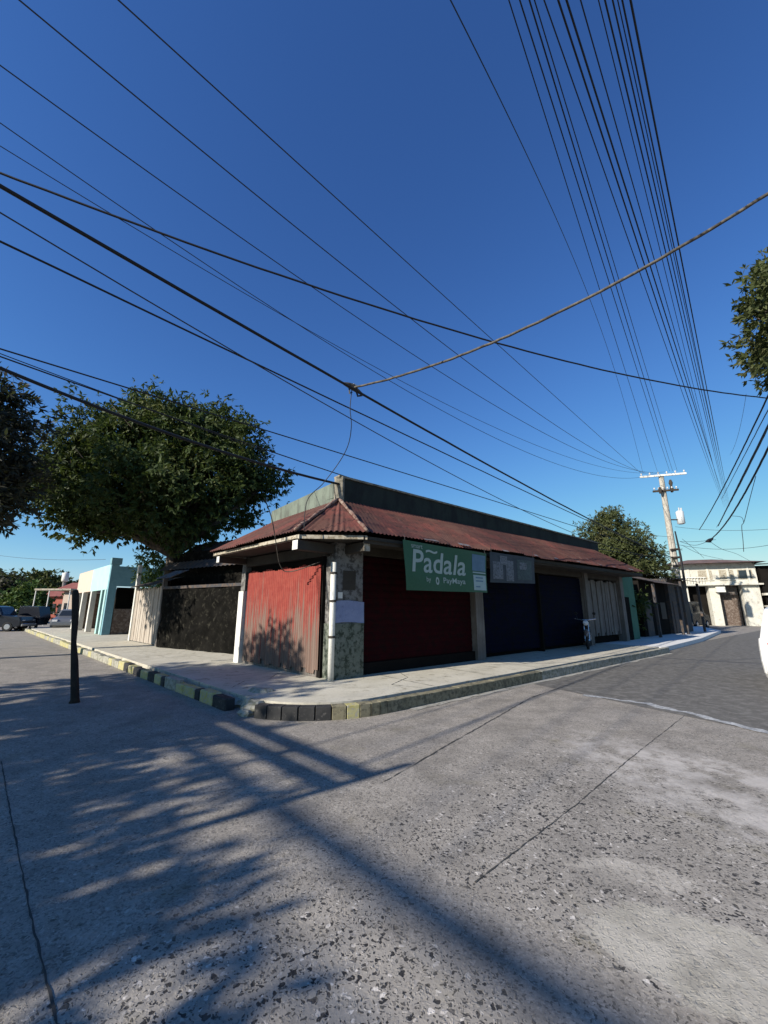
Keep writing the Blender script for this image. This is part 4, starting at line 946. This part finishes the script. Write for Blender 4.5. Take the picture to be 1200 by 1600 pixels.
cbx(CW * .05, CW * .38, .12, .16, MZ + .75, MZ + .82, 'railing', M['white_paint'], cream)
for i in range(9): cbx(CW * .05 + i * CW * .33 / 9 + .05, CW * .05 + i * CW * .33 / 9 + .09, .12, .16, MZ + .17, MZ + .75, 'railing', M['white_paint'], cream)
cbx(CW * .47, CW * .47 + .7, .06, .42, MZ - .62, MZ - .12, 'air_conditioner', M['white_paint'], cream)
# dark building next to it
da = cb + cd * .1; DB = lambda a, b, c: da + cd * a + cn * b + UP * c
dk = thing('dark_building', 'dark open fronted building with two pale slab edges at the right', 'building', DB(3, -1, 0))
def dbx(a0, a1, b0, b1, c0, c1, name, mat):
    m = MB(); m.box(DB, a0, a1, b0, b1, c0, c1); o = m.build(name, mat, dk); fix_normals(o); return o
z1 = at_Y(1160, 928, YC - 3).z; z2 = at_Y(1160, 947, YC - 3).z
dbx(0.1, 8.5, -6, -1.5, 0, HZ - .3, 'wall', M['wall_dark']); dbx(.1, 8.5, -1.5, .4, z1 - .1, z1 + .1, 'slab', M['cream']); dbx(.1, 8.5, -1.4, .3, z2 - .06, z2 + .06, 'slab', M['cream'])
dbx(0.1, 3.4, -1.5, .2, z1 + .1, HZ - .5, 'upper_wall', M['wall_dark'])
for x in (.3, 1.9, 4.2): dbx(x, x + .22, -.3, -.05, 0, z1 - .1, 'pier', M['cream'] if x > 1 else M['wall_dark'])
m = MB(); m.grid(lambda i, j: DB(-.3 + 9 * i, .9 - 7 * j, HZ - .3 + .5 * j + .02 * math.cos(i * 200)), 60, 2); m.build('roof', M['tin_dark'], dk, True)
# dark gateway above the white car
tgp = at_z(1196, 976, 0); T = placed((tgp.x, tgp.y, 0), R(50))
gt = thing('gate_house', 'dark maroon gateway with flat roof right of the cream house', 'gatehouse', T(0, 0, 0))
zg = at_Y(1196, 925, tgp.y).z
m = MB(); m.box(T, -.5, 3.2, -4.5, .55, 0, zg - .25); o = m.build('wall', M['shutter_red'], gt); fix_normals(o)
m = MB(); m.box(T, -.8, 3.5, -4.8, .8, zg - .25, zg, .02); o = m.build('flat_roof', M['tin_dark'], gt); fix_normals(o)
m = MB(); m.box(T, .6, 2.2, .553, .6, 0, zg - .7); o = m.build('door', M['tin_dark'], gt); fix_normals(o)
# ---------------------------------------------------------------- utility pole of the right street
PX, PY = 20.4, 30.0
pz = at_Y(1041, 742, PY); pole_xy = at_Y(1050, 860, PY)
PX = pole_xy.x; PZ = pz.z
up = thing('utility_pole', 'tall pale concrete utility pole with crossarm and white transformer beyond the shacks', 'utility pole', (PX, PY, 0))
lean = Vector((pz.x - PX, 0, 0)) * .5
ptop = Vector((PX, PY, PZ)) + lean * .4
m = MB(); m.tube([Vector((PX, PY, 0)), ptop], [.27, .17], 10); m.build('shaft', M['pole'], up)
def pat(z): return Vector((PX, PY, 0)).lerp(ptop, z / PZ)
def arm(parent, centre, direction, length, mat, z):
    d = direction.normalized(); n = d.cross(UP); T = lambda a, b, c: centre + d * a + n * b + UP * c
    m = MB(); m.box(T, -length / 2, length / 2, -.06, .06, -.07, .07); o = m.build('crossarm', mat, parent); fix_normals(o)
    for i in range(6):
        a = -length / 2 + .12 + i * (length - .24) / 5; m = MB(); p = T(a, 0, .07); m.tube([p, p + UP * .06, p + UP * .1, p + UP * .16, p + UP * .22], [.02, .02, .06, .055, .03], 8); m.build('insulator', M['insulator'], o)
    return T
XD = Vector((.95, -.31, 0))
TA = arm(up, pat(PZ) - UP * .1 - Vector((.0, .2, 0)), XD, 3.1, M['white_paint'], PZ)
TB_ = arm(up, pat(PZ - 1.35) - Vector((0, .25, 0)), XD, 1.7, M['iron'], PZ)
m = MB(); q = at_Y(1063, 808, PY); m.tube([q - UP * .55, q - UP * .5, q + UP * .4, q + UP * .5], [.16, .26, .26, .17], 14); t_ = m.build('transformer', M['transformer'], up, True)
m = MB(); m.tube([q + UP * .5, q + UP * .75], .05, 6); m.tube([q + UP * .5 + Vector((.15, 0, 0)), q + UP * .72 + Vector((.18, 0, 0))], .05, 6); m.build('bushing', M['insulator'], t_)
m = MB(); m.tube([q - UP * .2, pat(q.z - .2)], .05, 5); m.build('bracket', M['iron'], up)
for z, s in ((PZ - 1.0, 1), (PZ - 1.5, 1), (PZ - 1.6, -1)):
    m = MB(); p = pat(z) + Vector((.45 * s, -.3, 0)); m.tube([p, p + UP * .25, p + UP * .5], [.08, .14, .07], 8); m.build('fuse_box', M['iron'], up)
m = MB(); p = pat(5.4); m.tube([pat(3) + Vector((.28, -.3, 0)), pat(5.4) + Vector((.3, -.3, .0)), pat(7.2) + Vector((.22, -.25, 0))], [.09, .08, .05], 6); m.build('cable_riser', M['wire'], up)
for z in (3.6, 4.6, 5.2, 5.8):
    m = MB(); p = pat(z) + Vector((-.05, -.24, 0)); m.tube([p + Vector((-.25, 0, 0)), p + Vector((.3, 0, .05))], .09, 6); m.build('cable_clamp', M['iron'], up)
# pole behind the viewer on the far left corner: its arms and cables throw the long shadows
SP = Vector((-7.57, -1.13, 0)); spz = 5.0
sp = thing('utility_pole', 'concrete utility pole out of the picture behind the viewer, throwing the long shadows', 'utility pole', SP)
m = MB(); m.tube([SP, SP + UP * spz], [.07, .05], 10); m.build('shaft', M['pole'], sp)
T = lambda a, b, c: SP + LF.d * a + LF.n * b + UP * c
for zz in (4.72, 4.52):
    m = MB(); m.box(T, -.05, 3.6, -.05, .05, zz - .055, zz + .055); o = m.build('crossarm', M['timber'], sp); fix_normals(o)

# ---------------------------------------------------------------- overhead cables
def wire(pts, A, B, r, label, mat='wire', name='overhead_cable', ext=(0.25, 0), group='overhead cables', rough=.0, n=70, cat='cable', taper=False):
    """A, B: ('Y',d) or ('z',h) or a 3-D point for the ends; shape fitted through the measured pixels in one vertical plane"""
    def end(e, p):
        if isinstance(e, Vector): return e
        return at_Y(p[0], p[1], e[1]) if e[0] == 'Y' else at_z(p[0], p[1], e[1])
    a, b = end(A, pts[0]), end(B, pts[-1]); d = (b - a).to_2d(); L = d.length; D = Vector((d.x / L, d.y / L, 0)); nn = Vector((-D.y, D.x, 0))
    ts, zs, ws = [], [], []
    for i, p in enumerate(pts):
        if i == 0: t, z = 0, a.z
        elif i == len(pts) - 1: t, z = 1, b.z
        else:
            rr = ray(*p); dn = rr.dot(nn); k = a.dot(nn) / dn if abs(dn) > 1e-6 else 0
            q = rr * k; t = (q - Vector((a.x, a.y, 0))).dot(D) / L; z = q.z + CAMH
            if not -.2 < t < 1.2: continue
        ts.append(t); zs.append(z); ws.append(1)
    deg = 2 if len(ts) >= 3 else 1
    # pin the ends, fit the sag
    base = lambda t: a.z + (b.z - a.z) * t
    if deg == 2:
        tt = np.array(ts); res = np.array(zs) - np.array([base(t) for t in ts]); f = tt * (1 - tt); s = (f * res).sum() / max((f * f).sum(), 1e-9)
        if abs(a.dot(nn)) < 1.0: s = max(-1.6, min(-.5, s))
    else: s = -.15
    m = MB(); P = []
    t0, t1 = -ext[0], 1 + ext[1]
    for i in range(n + 1):
        t = t0 + (t1 - t0) * i / n; P.append(Vector((a.x + d.x * t, a.y + d.y * t, base(t) + s * t * (1 - t) + rough * random.uniform(-1, 1))))
    m.tube(P, [r * (1 - .8 * max(0, i / n - .55) / .45) for i in range(n + 1)] if taper else r, 5)
    return solo(m, name, M[mat], label, cat, group, True)
XT = pat(PZ) - UP * .02
def armpt(a): return TA(a, 0, .28)
# fan of thin wires from the upper left to the crossarm
FAN = [([(185, 0), (400, 218), (600, 385), (740, 508), (880, 625)], 9.5, -1.4, .013), ([(30, 0), (250, 175), (430, 330), (600, 470), (800, 615)], 9.5, -1.1, .013),
       ([(0, 102), (190, 220), (400, 375), (600, 525), (760, 630)], 9.5, -.6, .012), ([(0, 192), (190, 305), (375, 445), (600, 590), (760, 680)], 9.0, -.2, .010), ([(0, 228), (150, 310), (290, 395), (470, 515)], 8.8, .2, .009)]
for i, (p, z, a, r) in enumerate(FAN):
    wire(p + [(1040, 745)], ('z', z), armpt(a), r * .85, 'thin cable of the fan sweeping from upper left to the pale pole crossarm', group='fan of thin cables to the pale pole', ext=(.6, 0), mat='wire_blue')
# thick bundle with the junction
JZ = 6.0; J = at_z(550, 606, JZ); pe = Vector((PX, PY, 5.2)) + Vector((-.2, -.25, 0))
wire([(0, 290), (120, 357), (250, 432), (400, 522), (550, 606), (740, 716), (860, 778), (1045, 868)], ('z', 6.2), pe, .026, 'thick black cable bundle running down from the left to the spliced knot', ext=(.5, 0), rough=.004)
wire([(0, 377), (120, 438), (250, 497), (400, 573), (522, 637), (700, 712), (860, 782), (1045, 872)], ('z', 5.9), pe - UP * .15, .015, 'cable just below the thick bundle, carrying the hanging drop wire', ext=(.5, 0), rough=.003)
wire([(0, 332), (110, 402), (240, 487), (400, 592), (545, 678), (640, 722), (740, 766), (880, 805), (1045, 862)], ('z', 6.0), pe + UP * .1, .010, 'thin faint cable crossing under the thick bundle at the left', ext=(.5, 0), mat='wire_blue')
# splice knot
kn = thing('cable_splice', 'bunched splice knot where the rope cable joins the thick bundle', 'cable splice', J)
m = MB(); D_ = (pe - J).normalized(); m.tube([J - D_ * .22, J - D_ * .1 + UP * .02, J + UP * .03, J + D_ * .12, J + D_ * .26 - UP * .02], [.03, .055, .07, .05, .03], 8); m.build('wrapping', M['rope'], kn)
m = MB(); m.tube([J - UP * .02 - D_ * .08, J - UP * .16 - D_ * .06, J - UP * .10], .018, 5); m.tube([J + D_ * .1, J + D_ * .16 - UP * .12, J + D_ * .28 - UP * .05], .022, 5); m.build('loose_loop', M['wire'], kn)
m = MB(); m.box(placed(J + UP * .05, R(45)), .02, .12, -.03, .03, 0, .05); m.build('clip', M['insulator'], kn)
wire([(555, 606), (640, 580), (740, 546), (840, 503), (950, 452), (1060, 394), (1200, 303)], J, ('z', 6.5), .022, 'wrapped rope like cable rising from the knot to the right edge', 'rope', ext=(0, .6), rough=.006)
wire([(0, 270), (130, 312), (250, 358), (400, 412), (540, 467), (740, 521), (880, 562), (1020, 601), (1110, 616), (1200, 622)], ('z', 6.8), ('z', 6.8), .015, 'slack cable crossing the whole sky from left edge to right edge', ext=(.3, .15), rough=.004)
# low bundle through the mango tree
for p, z, r, lab in (([(0, 545), (120, 583), (240, 623), (402, 675), (530, 717), (700, 770), (880, 806)], 5.6, .014, 'upper cable of the low set passing over the mango tree'),
                     ([(0, 557), (100, 590), (200, 624), (410, 702), (510, 738), (640, 775)], 5.5, .013, 'second cable of the low set, just under the top one'),
                     ([(0, 575), (120, 618), (245, 668), (433, 737), (505, 765)], 5.2, .030, 'thick lowest cable of the low set, cutting across the mango crown'),
                     ([(20, 560), (120, 598), (200, 628), (300, 664), (430, 712)], 5.4, .008, 'thin cable of the low set, lost behind the mango crown')):
    far = pe if p[-1][0] > 600 else (Vector((pcap.x, pcap.y + .02, 4.62)) if p[-1][0] > 500 else at_Y(*p[-1], 9.9))
    wire(p + ([(1045, 868)] if p[-1][0] > 600 else []), ('z', z), far, r, lab, ext=(.35, 0))
wire([(0, 618), (100, 650), (250, 690)], ('Y', 14), ('Y', 22), .008, 'faint thin cable low behind the mango crown at left', mat='wire_blue', ext=(.3, .2))
wire([(0, 868), (60, 873), (135, 876), (165, 874)], ('Y', 34), ('Y', 26), .012, 'faint far cable over the turquoise house', mat='wire_blue', ext=(.5, .0))
# hanging drop wire from the junction to the roof
def freewire(pts, r, label, mat='wire', group='hanging drop wires'):
    m = MB(); P = [Vector(p) for p in pts]; out = []
    for i in range(len(P) - 1):
        p0, p1, p2, p3 = P[max(i - 1, 0)], P[i], P[i + 1], P[min(i + 2, len(P) - 1)]
        for j in range(8):
            t = j / 8; out.append(.5 * ((2 * p1) + (p2 - p0) * t + (2 * p0 - 5 * p1 + 4 * p2 - p3) * t * t + (3 * p1 - p0 - 3 * p2 + p3) * t ** 3))
    out.append(P[-1]); m.tube(out, r, 5); return solo(m, 'drop_wire', M[mat], label, 'cable', group, True)
freewire([J, at_Y(547, 638, 7.5), at_Y(549, 665, 7.6), at_Y(544, 695, 7.8), at_Y(530, 722, 8.0), at_Y(505, 755, 8.1), at_Y(480, 782, 8.0), at_Y(475, 830, 7.95)], .009, 'drop wire curling from the splice knot to the roof corner')
freewire([at_Y(413, 778, 8.3), at_Y(424, 808, 8.3), at_Y(430, 840, 8.4), at_Y(438, 884, 8.9), at_Y(455, 893, 9.0), at_Y(500, 878, 8.9)], .011, 'loose cord hanging over the top of the red gate', 'rope')
# the big bundle overhead along the right street
BU = [([(704, 0), (765, 150), (810, 250), (860, 360), (905, 460), (965, 588), (984, 635)], 'arm', -1.3, .011), ([(795, 0), (820, 75), (850, 150), (890, 260), (920, 350), (950, 440), (984, 545), (1006, 604)], 'arm', -.3, .010),
      ([(812, 0), (870, 160), (910, 280), (945, 360), (967, 445), (1018, 600), (1037, 660)], 'arm', .5, .012), ([(827, 0), (872, 130), (920, 265), (957, 400), (985, 495), (1020, 602)], 'arm', .7, .013),
      ([(835, 0), (880, 130), (925, 270), (960, 385), (1000, 520)], 'arm', 1.0, .010),
      ([(850, 0), (895, 90), (920, 170), (945, 260), (975, 370), (995, 450), (1035, 585), (1066, 682)], 'far', 1100, .011), ([(872, 0), (900, 110), (930, 210), (970, 295), (1005, 390), (1028, 475), (1065, 600)], 'far', 1104, .016),
      ([(885, 0), (920, 115), (950, 210), (985, 320), (1020, 415), (1050, 505), (1080, 600)], 'far', 1112, .017), ([(907, 0), (940, 140), (965, 240), (1000, 360), (1035, 480), (1070, 590)], 'far', 1108, .011),
      ([(935, 0), (960, 100), (990, 250), (1015, 380), (1045, 500)], 'far', 1098, .009), ([(945, 0), (980, 125), (1010, 270), (1040, 390), (1065, 500), (1087, 565)], 'far', 1116, .014),
      ([(957, 0), (990, 150), (1025, 310), (1050, 440), (1092, 600)], 'far', 1120, .013), ([(972, 0), (1000, 130), (1035, 280), (1055, 375), (1075, 500), (1097, 612)], 'far', 1124, .014),
      ([(985, 0), (1010, 130), (1025, 215), (1045, 320), (1065, 440), (1085, 540), (1100, 620)], 'far', 1130, .018), ([(770 + 195, 0), (1005, 200), (1040, 350), (1070, 480)], 'far', 1126, .009)]
for i, (p, k, v, r) in enumerate(BU):
    if k == 'arm': wire(p + [(1045, 742)], ('z', 9.0), armpt(v), r * .78, 'dark cable of the overhead bundle running from the top edge to the pale pole', group='overhead bundle along the right street, reaching the pale pole', ext=(.35, 0))
    else: wire(p + [(v, 728), (1136 + (v - 1115) * .3, 792)], ('z', 8.6), ('Y', 40.0), r * .75, 'dark cable of the overhead bundle fading out beyond the pale pole', group='overhead bundle along the right street, passing the pale pole', ext=(.35, .0), taper=True)
# bundles from the right edge down to the pole
GB = [([(1200, 619), (1181, 658), (1162, 694), (1146, 727), (1131, 765), (1114, 793), (1097, 821)], 5.6, .022, 'upper dark bundle slanting in from the right edge', .0), ([(1200, 666), (1177, 707), (1155, 756), (1144, 780), (1125, 816)], 5.2, .028, 'middle dark bundle slanting in from the right edge', -.1),
      ([(1200, 701), (1181, 742), (1159, 778), (1142, 806), (1125, 829), (1108, 844)], 4.9, .028, 'lowest dark bundle slanting in from the right edge', -.3), ([(1190, 660), (1165, 705), (1148, 742), (1130, 775)], 5.4, .012, 'slim cable between the slanting bundles at right', .2),
      ([(1185, 700), (1163, 742), (1150, 770), (1122, 820)], 5.1, .010, 'slim low cable among the slanting bundles at right', -.2)]
for p, z, r, lab, dz in GB:
    wire(p, ('Y', 9.5), ('Y', 24.0), r, lab, group='bundles slanting in from the right', ext=(.4, .10), rough=.006)
freewire([at_Y(1181, 744, 11.5), at_Y(1172, 778, 12), at_Y(1163, 814, 12.4), at_Y(1159, 822, 12.5), at_Y(1161, 845, 12.5), at_Y(1162, 862, 12.5)], .009, 'drop wire hanging from the lowest bundle at the right edge')
freewire([at_Y(1142, 806, 19), at_Y(1158, 808, 18.5), at_Y(1162, 816, 18)], .01, 'short stub wire on the lowest slanting bundle')
wire([(1164, 628), (1155, 673), (1146, 701)], ('Y', 16), ('Y', 22), .007, 'short faint cable left of the slanting bundles', mat='wire_blue', ext=(.1, .3))
for (p, y0, y1, lab) in (([(1055, 823), (1110, 828), (1200, 827)], 30, 26, 'upper thin cable level across the far right'), ([(1055, 850), (1120, 858), (1200, 852)], 30, 24, 'lower thin cable level across the far right'), ([(1050, 838), (1015, 835), (985, 826)], 30, 26, 'thin cable from the pale pole back to the olive tree'), ([(1062, 846), (1090, 846), (1112, 844)], 31, 24, 'knotted cable end right of the pale pole')):
    wire(p, ('Y', y0), ('Y', y1), .012, lab, ext=(0, .1))
kn2 = at_Y(1108, 845, 24.0)
m = MB(); m.tube([kn2 + Vector((-.2, 0, -.05)), kn2, kn2 + Vector((.25, 0, .15))], [.05, .13, .05], 7); solo(m, 'cable_splice', M['wire'], 'dark clump of tangled cable ends right of the pale pole', 'cable splice')
# cables behind the viewer that only show as shadows on the road
def bk(p0, p1, r, label, sag=.3):
    a, b = Vector(p0), Vector(p1); m = MB(); m.tube([a.lerp(b, t) - UP * sag * 4 * t * (1 - t) for t in [i / 30 for i in range(31)]], r, 6); solo(m, 'overhead_cable', M['wire'], label, 'cable', 'cables behind the viewer')
for off, z, r in ((-.85, 8.9, .075), (-1.6, 8.9, .035)):
    q = Vector((-14.1, -5.75, 0)) + LF.n * -off; bk(q + LF.d * 9 + UP * z, q - LF.d * 26 + UP * (z + .2), r, 'thick cable behind the viewer whose blurred shadow crosses the road')

# ---------------------------------------------------------------- dark post in the shade at the left
pb = at_z(116, 1098, 0); pt = at_Y(118, 922, pb.y)
m = MB(); hgt = pt.z; dx = pt.x - pb.x
m.tube([pb - UP * .02, pb + UP * .06, pb + Vector((dx * .3 - .02, 0, hgt * .35)), pb + Vector((dx * .5 - .03, 0, hgt * .52)), pb + Vector((dx * .75, 0, hgt * .75)), pb + Vector((dx * .96, 0, hgt * .96)), pb + Vector((dx, 0, hgt))], [.09, .066, .058, .042, .056, .056, .04], 9)
solo(m, 'street_post', M['post_dark'], 'dark crooked post standing in the tree shade at the left', 'post', smooth=True)
# tangle of service wires over the far roofs
for i, (p, lab) in enumerate([([(1066, 842, 29), (1085, 858, 31), (1100, 872, 36)], 'service wire sagging from the pale pole to the cream house roof'), ([(1066, 852, 29), (1095, 866, 33), (1130, 874, 38)], 'second service wire sagging towards the cream house'),
                     ([(1108, 845, 24), (1128, 858, 28), (1152, 866, 34), (1178, 880, 38)], 'service wire from the cable clump to the dark building'), ([(1108, 845, 24), (1085, 852, 26), (1062, 846, 29)], 'slack loop between the cable clump and the pale pole'),
                     ([(1040, 866, 29), (1010, 868, 26), (994, 878, 21)], 'short service wire from the pale pole to the shop roof')]):
    freewire([at_Y(*q) for q in p], .013, lab, 'wire', 'service wires over the far roofs')
